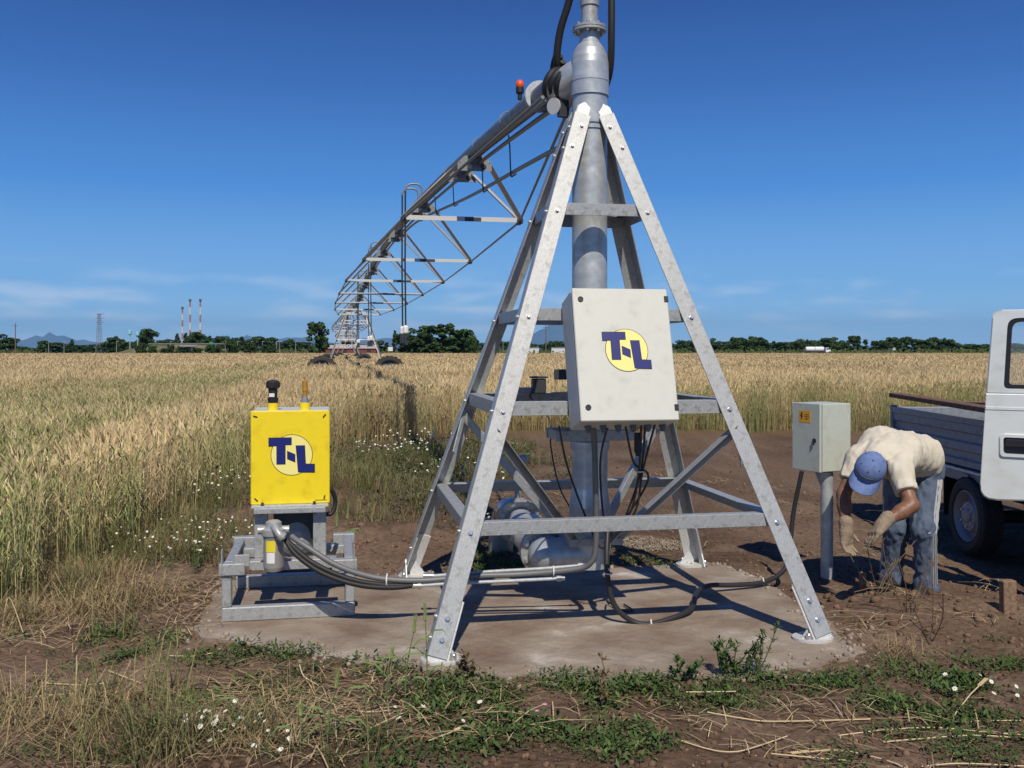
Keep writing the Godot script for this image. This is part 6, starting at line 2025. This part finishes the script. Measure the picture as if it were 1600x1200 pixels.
func make_far():
	# woods along the horizon, left to right
	tree(8, 523, 34, 420, 0, 0, "dark broad tree cut by the left edge of the photograph")
	tree_line(22, 150, 9, 520, [543, 540, 535, 541, 539], 22, [0, 0, 1, 2], "left of the lattice pylon", 1)
	tree(68, 532, 18, 430, 0, 1, "round dark tree right of the far left pole")
	tree(112, 530, 14, 470, 1, 2, "narrow pointed tree just left of the lattice pylon")
	tree_line(160, 205, 4, 460, [535, 527, 535], 22, [0, 2], "right of the lattice pylon", 2)
	tree(228, 513, 32, 480, 0, 2, "tall dark tree directly right of the two pale blue water tanks")
	tree(178, 527, 26, 450, 0, 3, "broad tree between the lattice pylon and the water tanks")
	tree_line(250, 385, 11, 560, [530, 522, 520, 526, 525, 530], 22, [0, 1, 2], "behind the road bridge", 3)
	tree_line(385, 482, 9, 500, [533, 524, 535, 528, 536], 20, [0, 0, 2], "right of the road bridge", 4)
	tree(497, 503, 34, 260, 0, 1, "tall lone tree just left of the nearest drive tower")
	tree_line(508, 612, 8, 420, [536, 532, 537, 530, 534], 20, [0, 1, 2], "behind the red barn", 5)
	for s in [[617, 514, 12, 1, 0, "slim pointed tree at the left end of the near grove"], [640, 514, 42, 0, 0, "broad leftmost crown of the near dark grove"], [667, 508, 44, 0, 2, "second broad crown in the near dark grove"], [690, 506, 36, 1, 1, "pointed tree rising in the middle of the near dark grove"], [702, 504, 34, 1, 3, "tallest pointed tree in the near dark grove"], [725, 514, 38, 0, 3, "broad right hand crown of the near dark grove"], [655, 526, 46, 2, 1, "bushy undergrowth at the left foot of the near dark grove"], [700, 526, 52, 2, 2, "bushy undergrowth at the right foot of the near dark grove"], [738, 526, 26, 2, 3, "low bush trailing off right of the near dark grove"]]:
		tree(s[0], s[1], s[2], 300.0 + s[2] * .6, s[3], s[4], s[5])
	tree_line(748, 890, 11, 520, [528, 535, 531, 538, 532, 535], 20, [0, 0, 2], "seen through the tower's legs", 6)
	tree_line(1050, 1130, 7, 520, [534, 533, 531, 534], 20, [0, 2], "right of the control box", 7)
	tree_line(1120, 1235, 12, 470, [540, 528, 531, 527, 533, 529, 538], 24, [0, 0, 1, 2], "left of the white tanker truck", 8)
	tree_line(1235, 1320, 8, 470, [534, 530, 531, 527, 537], 25, [0, 1, 2], "behind the white tanker truck", 9)
	tree_line(1315, 1490, 16, 440, [535, 525, 528, 531, 526, 527, 529, 524, 529], 24, [0, 1, 1, 0, 2], "left of the white truck door", 10)
	tree_line(1485, 1690, 15, 500, [537, 538, 537, 539, 537], 22, [0, 2, 2], "past the white truck door", 11)
	tree_line(205, 435, 16, 352, [540, 538, 541, 543, 536, 534, 539, 543], 13, [2, 2, 0], "before the road embankment", 12)
	# a dark hedge bank at the far side of the field
	var mb := MB.new()
	var r := RandomNumberGenerator.new(); r.seed = 77
	for i in 26000:
		var x := r.randf_range(-320.0, 330.0)
		var p := Vector3(x, r.randf() * r.randf() * 2.6, -(395.0 + r.randf_range(0, 30)))
		if x > -205 and x < -120: continue
		var c := Color(.035, .06, .022).lerp(Color(.10, .12, .045), r.randf())
		var s := r.randf_range(.25, .7)
		var a := Vector3(r.randfn(), r.randfn(), r.randfn()).normalized() * s; var b := Vector3(r.randfn(), r.randfn(), r.randfn()).normalized() * s
		var n := Vector3(r.randfn() * .5, .6, 1).normalized()
		mb.tri3(p + a, p + b, p - a, n, n, n, c, c, c); mb.tri3(p - a, p - b, p + a, n, n, n, c, c, c)
	tag(part("far_hedge", mb, M.leaf), "low dark hedge growth along the far edge of the wheat", "hedge", "", "stuff")
	# road embankment with the bridge
	mb = MB.new()
	var top := []
	for k in 33:
		var px: float = lerp(120.0, 440.0, k / 32.0)
		var e: float = smoothstep(150.0, 250.0, px) * (1.0 - smoothstep(290.0, 420.0, px))
		top.append([(px - 800.0) / FOCAL * 385.0, .25 + e * (3.4 + .6 * sin(k * 1.7))])
	mb.tint = Color(.17, .145, .075)
	for k in 32:
		if k == 16 or k == 17: continue
		var a = top[k]; var b = top[k + 1]
		mb.tint = Color(.13, .125, .06) * (0.8 + .4 * r.randf())
		mb.quad(Vector3(a[0], 0, -385 + a[1] * 1.6), Vector3(b[0], 0, -385 + b[1] * 1.6), Vector3(b[0], b[1], -385), Vector3(a[0], a[1], -385), Vector3(0, .8, .6))
		mb.quad(Vector3(a[0], a[1], -385), Vector3(b[0], b[1], -385), Vector3(b[0], b[1], -397), Vector3(a[0], a[1], -397), Vector3.UP)
		mb.quad(Vector3(a[0], 0, -397 - a[1] * 1.6), Vector3(b[0], 0, -397 - b[1] * 1.6), Vector3(b[0], b[1], -397), Vector3(a[0], a[1], -397), Vector3(0, .8, -.6))
	for e in [16, 18]:
		var a = top[e]
		mb.tri(Vector3(a[0], 0, -385 + a[1] * 1.6), Vector3(a[0], a[1], -385), Vector3(a[0], 0, -397 - a[1] * 1.6), Vector3(1 if e == 16 else -1, 0, 0))
		mb.tri(Vector3(a[0], 0, -397 - a[1] * 1.6), Vector3(a[0], a[1], -385), Vector3(a[0], a[1], -397), Vector3(1 if e == 16 else -1, 0, 0))
	tag(part("road_embankment", mb, M.far_paint), "dry grassy road embankment on the left horizon", "embankment", "", "structure")
	var t := thing("road_bridge", "small grey road bridge in the embankment below the striped chimneys", "bridge", Vector3(top[17][0], 0, -391))
	mb = MB.new(); mb.tint = Color(.3, .29, .27); mb.box(Vector3(0, 3.6, 0), Vector3(9.5, .8, 12)); part("deck", mb, M.far_paint, t)
	for z in [-5.9, 5.9]:
		mb = MB.new(); mb.tint = Color(.17, .18, .17); mb.box(Vector3(0, 4.45, z), Vector3(30, .35, .12)); mb.box(Vector3(-12, 4.2, z), Vector3(.2, .9, .2)); mb.box(Vector3(-4, 4.2, z), Vector3(.2, .9, .2)); mb.box(Vector3(4, 4.2, z), Vector3(.2, .9, .2)); mb.box(Vector3(12, 4.2, z), Vector3(.2, .9, .2)); part("guard_rail", mb, M.far_paint, t)
	for x in [-2.2, 2.2]:
		mb = MB.new(); mb.tint = Color(.3, .29, .27); mb.box(Vector3(x, 1.6, 0), Vector3(.8, 3.4, 9)); part("pier", mb, M.far_paint, t)
	# chimneys
	for s in [[285, 480, "left shortest"], [297, 468, "middle"], [313, 468, "right"]]:
		var d := 760.0
		var h: float = EYE - (s[1] - 548.0) / FOCAL * d
		t = thing("striped_chimney", s[2] + " of the three tall red and white striped chimneys", "chimney", Vector3((s[0] - 800.0) / FOCAL * d, 0, -d), 0.0, "striped chimneys on the left horizon")
		for k in 7:
			mb = MB.new(); mb.tint = Color(.36, .16, .15) if k % 2 == 0 else Color(.55, .56, .57)
			mb.lathe(Vector3(0, h - (k + 1) * h / 7, 0), Vector3.UP, [[0, 0], [0, .62 + .05 * k], [h / 7, .62 + .05 * (k - 1)], [h / 7, 0]], 12)
			part("stripe", mb, M.far_paint, t)
		mb = MB.new(); mb.tint = Color(.1, .09, .09); mb.lathe(Vector3(0, h - 1.6, 0), Vector3.UP, [[0, 0], [0, .95], [1.9, .95], [1.9, 0]], 12); part("chimney_top", mb, M.far_paint, t)
	# lattice pylon
	t = thing("lattice_pylon", "grey lattice power pylon on the left horizon", "pylon", Vector3((155.0 - 800.0) / FOCAL * 500.0, 0, -500))
	mb = MB.new(); mb.tint = Color(.2, .21, .22)
	var H := 21.0
	for k in 4:
		var sx := -1.0 if k % 2 == 0 else 1.0; var sz := -1.0 if k < 2 else 1.0
		mb.rod(Vector3(sx * 1.3, 0, sz * 1.3), Vector3(sx * .5, H, sz * .5), .11, 5)
	for k in 10:
		var y0 := H * k / 10; var y1 := H * (k + 1) / 10
		var w0: float = lerp(1.3, .5, k / 10.0); var w1: float = lerp(1.3, .5, (k + 1) / 10.0)
		for z in [-1, 1]:
			mb.rod(Vector3(-w0, y0, w0 * z), Vector3(w1, y1, w1 * z), .06, 4); mb.rod(Vector3(w0, y0, w0 * z), Vector3(-w1, y1, w1 * z), .06, 4)
	part("lattice", mb, M.far_paint, t)
	for k in 3:
		mb = MB.new(); mb.tint = Color(.2, .21, .22)
		mb.bar(Vector3(-2.2 if k == 1 else -1.6, H - .4 - k * 2.2, 0), Vector3(2.4, H - .2 - k * 2.2, 0), Vector3.UP, .25, .25)
		part("crossarm", mb, M.far_paint, t)
	# wooden poles
	for s in [[24, 505, 330.0, "brown wooden power pole at the far left"], [853, 507, 300.0, "thin wooden power pole seen between the tower's left legs"]]:
		t = thing("power_pole", s[3], "pole", Vector3((s[0] - 800.0) / FOCAL * s[2], 0, -s[2]))
		var h: float = EYE - (s[1] - 548.0) / FOCAL * s[2]
		mb = MB.new(); mb.tint = Color(.16, .12, .09); mb.lathe(Vector3.ZERO, Vector3.UP, [[0, .19], [h, .13], [h, 0]], 8); part("mast", mb, M.far_paint, t)
		mb = MB.new(); mb.tint = Color(.16, .12, .09); mb.box(Vector3(0, h - .9, 0), Vector3(1.7, .16, .16)); part("crossarm", mb, M.far_paint, t)
	# water tanks on stalks
	for s in [[203, 516, 6.0, "left, squarer of the two pale blue water tanks on stalks"], [215, 518, 5.6, "right, rounder of the two pale blue water tanks on stalks"]]:
		var d := 430.0
		var h: float = EYE - (s[1] - 548.0) / FOCAL * d
		t = thing("water_tower", s[3], "water tower", Vector3((s[0] - 800.0) / FOCAL * d, 0, -d), 0.0, "pale blue water tanks")
		mb = MB.new(); mb.tint = Color(.26, .55, .62); mb.lathe(Vector3(0, h - 2.0, 0), Vector3.UP, [[0, 0], [0, .5], [.3, .85], [1.8, .85], [2.0, .6], [2.05, 0]], 14); part("tank", mb, M.far_paint, t)
		mb = MB.new(); mb.tint = Color(.3, .4, .42); mb.lathe(Vector3.ZERO, Vector3.UP, [[0, .25], [h - 2, .2]], 8); part("stalk", mb, M.far_paint, t)
	# lamp posts along the road
	var lp := 0
	for px in [76, 100, 182, 266, 352, 371, 393, 410, 432, 437, 462, 741, 786]:
		lp += 1
		var d := 405.0
		t = thing("lamp_post", ordinal(lp) + " thin grey lamp post from the left along the far road", "lamp post", Vector3((px - 800.0) / FOCAL * d, 0, -d), 0.0, "lamp posts of the far road")
		mb = MB.new(); mb.tint = Color(.35, .36, .37); mb.lathe(Vector3.ZERO, Vector3.UP, [[0, .12], [5.5, .08], [5.5, 0]], 6); part("mast", mb, M.far_paint, t)
		mb = MB.new(); mb.tint = Color(.5, .5, .5); mb.box(Vector3(.4, 5.5, 0), Vector3(1.0, .12, .2)); part("lamp_head", mb, M.far_paint, t)
	# road signs
	t = thing("white_board", "small white board on posts in front of the near dark grove", "board", Vector3((610.0 - 800.0) / FOCAL * 280.0, 0, -280))
	mb = MB.new(); mb.tint = Color(.72, .72, .72); mb.box(Vector3(0, 2.1, 0), Vector3(1.4, 1.15, .08)); part("panel", mb, M.far_paint, t)
	for x in [-.5, .5]:
		mb = MB.new(); mb.tint = Color(.3, .3, .3); mb.box(Vector3(x, .8, -.08), Vector3(.09, 1.7, .07)); part("post", mb, M.far_paint, t)
	t = thing("green_road_sign", "small green road sign beside the road bridge", "road sign", Vector3((330.0 - 800.0) / FOCAL * 380.0, 0, -380))
	mb = MB.new(); mb.tint = Color(.05, .25, .15); mb.box(Vector3(0, 4.6, 0), Vector3(1.4, 1.0, .1)); part("panel", mb, M.far_paint, t)
	mb = MB.new(); mb.tint = Color(.3, .3, .3); mb.box(Vector3(0, 2.1, -.1), Vector3(.12, 4.2, .1)); part("post", mb, M.far_paint, t)
	# the red barn
	t = thing("red_barn", "long low red barn with pale roof behind the nearest drive tower", "barn", Vector3((548.0 - 800.0) / FOCAL * 285.0, 0, -285))
	mb = MB.new(); mb.tint = Color(.17, .05, .04); mb.box(Vector3(0, 1.2, -3), Vector3(15, 2.4, 6)); part("wall", mb, M.far_paint, t)
	mb = MB.new(); mb.tint = Color(.42, .36, .33)
	mb.slab(Vector3(0, 2.75, -1.4), Vector3(15.6, 0, 0), Vector3(0, 1.0, -3.4), Vector3(0, .1, .03)); mb.slab(Vector3(0, 2.75, -4.65), Vector3(15.6, 0, 0), Vector3(0, 1.0, 3.2), Vector3(0, .1, -.03)); part("roof", mb, M.far_paint, t)
	for k in 4:
		mb = MB.new(); mb.tint = Color(.03, .03, .03); mb.box(Vector3(-5.4 + k * 3.6, 1.2, .01), Vector3(1.2, 1.4, .06)); part("opening", mb, M.far_paint, t)
	# white sheds between the trees
	for s in [[826, 546, 16.0, "white low shed beside the thin pole between the tower's legs"], [872, 545, 14.0, "white low shed right of the thin pole, half behind the control box"], [1374, 548, 2.6, "tiny white shed in the right hand treeline"]]:
		var d := 415.0 if s[0] < 1000 else 430.0
		t = thing("white_shed", s[3], "shed", Vector3((s[0] - 800.0) / FOCAL * d, 0, -d + 14.0))
		mb = MB.new(); mb.tint = Color(.6, .62, .62); mb.box(Vector3(0, 1.3, 0), Vector3(s[2] * .5, 2.6, 5)); part("wall", mb, M.far_paint, t)
		mb = MB.new(); mb.tint = Color(.5, .52, .53); mb.slab(Vector3(0, 2.75, 0), Vector3(s[2] * .52, 0, 0), Vector3(0, .1, 0), Vector3(0, .4, 5.4)); part("roof", mb, M.far_paint, t)
	# tanker truck on the right horizon
	t = thing("tanker_truck", "white tanker truck driving on the road along the right horizon", "truck", Vector3((1276.0 - 800.0) / FOCAL * 380.0, .5, -380))
	for s in [-2.2, 1.4]:
		mb = MB.new(); mb.tint = Color(.76, .76, .76)
		mb.lathe(Vector3(s - 2.2, 1.75, 0), Vector3.RIGHT, [[0, 0], [0, .8], [.2, .95], [3.3, .95], [3.5, .8], [3.5, 0]], 16); part("tank", mb, M.far_paint, t)
	mb = MB.new(); mb.tint = Color(.76, .76, .76); mb.box(Vector3(3.9, 1.35, 0), Vector3(1.1, 1.9, 2.1), .1); mb.box(Vector3(4.8, 1.0, 0), Vector3(1.0, 1.0, 1.9), .1); part("cab", mb, M.far_paint, t)
	mb = MB.new(); mb.tint = Color(.03, .03, .04); mb.box(Vector3(3.95, 1.85, 0), Vector3(.8, .6, 2.14)); part("cab_window", mb, M.far_paint, t)
	mb = MB.new(); mb.tint = Color(.04, .04, .04); mb.box(Vector3(0, .7, 0), Vector3(9.4, .25, 1.0)); part("chassis", mb, M.far_paint, t)
	for x in [-3.8, -2.8, 1.5, 2.5, 4.8]:
		mb = MB.new(); mb.tint = Color(.03, .03, .03); mb.lathe(Vector3(x, .45, -1.0), Vector3(0, 0, 1), [[0, 0], [0, .45], [2.0, .45], [2.0, 0]], 12); part("wheel", mb, M.far_paint, t)
	# the road on the right
	mb = MB.new(); mb.tint = Color(.09, .09, .09)
	mb.box(Vector3(180, .42, -380), Vector3(330, .16, 7)); tag(part("far_road", mb, M.far_paint), "grey road along the far side of the field on the right", "road", "", "structure")
	mb = MB.new(); mb.tint = Color(.16, .14, .07); mb.quad(Vector3(15, .0, -374), Vector3(345, .0, -374), Vector3(345, .40, -376.5), Vector3(15, .40, -376.5), Vector3(0, .9, .3)); mb.tint = Color(.12, .12, .06)
	tag(part("road_verge", mb, M.far_paint), "dry grassy verge below the far road on the right", "verge", "", "structure")
	# hills and the far volcano, ten kilometres off
	var f := FastNoiseLite.new(); f.seed = 12; f.frequency = 1.0; f.fractal_octaves = 5
	mb = MB.new()
	var rows := 7; var cols := 320
	var grid := []
	for j in rows:
		var row := []
		for i in cols + 1:
			var px: float = lerp(-900.0, 2500.0, i / float(cols))
			var u := j / float(rows - 1)
			var d: float = 27000.0 + u * 4000.0
			var ridge := 12.0 + 9.0 * f.get_noise_2d(px * .012, 3.0) + 5.0 * f.get_noise_2d(px * .05, 9.0)
			ridge += 8.0 * exp(-pow((px - 82.0) / 55.0, 2.0)) + 9.0 * exp(-pow((px - 445.0) / 60.0, 2.0)) + 6.0 * exp(-pow((px - 20.0) / 60.0, 2.0)) + 33.0 * exp(-abs(px - 866.0) / 34.0) + 6.0 * exp(-pow((px - 600.0) / 60.0, 2.0))
			ridge *= 1.0 - .55 * smoothstep(1000.0, 1300.0, px)
			var h: float = max(ridge, 2.0) / FOCAL * d * sin(u * PI * .5) * (1.0 + .25 * f.get_noise_2d(px * .06, u * 6.0))
			row.append(Vector3((px - 800.0) / FOCAL * d, h, -d))
		grid.append(row)
	mb.tint = Color(.07, .085, .075)
	for j in rows - 1:
		for i in cols: mb.flat_quad(grid[j][i], grid[j][i + 1], grid[j + 1][i + 1], grid[j + 1][i])
	for i in mb.n.size():
		if mb.n[i].y < 0: mb.n[i] = -mb.n[i]
	tag(part("hills", mb, M.hill), "blue hazy mountains far off along the horizon", "hills", "", "structure")
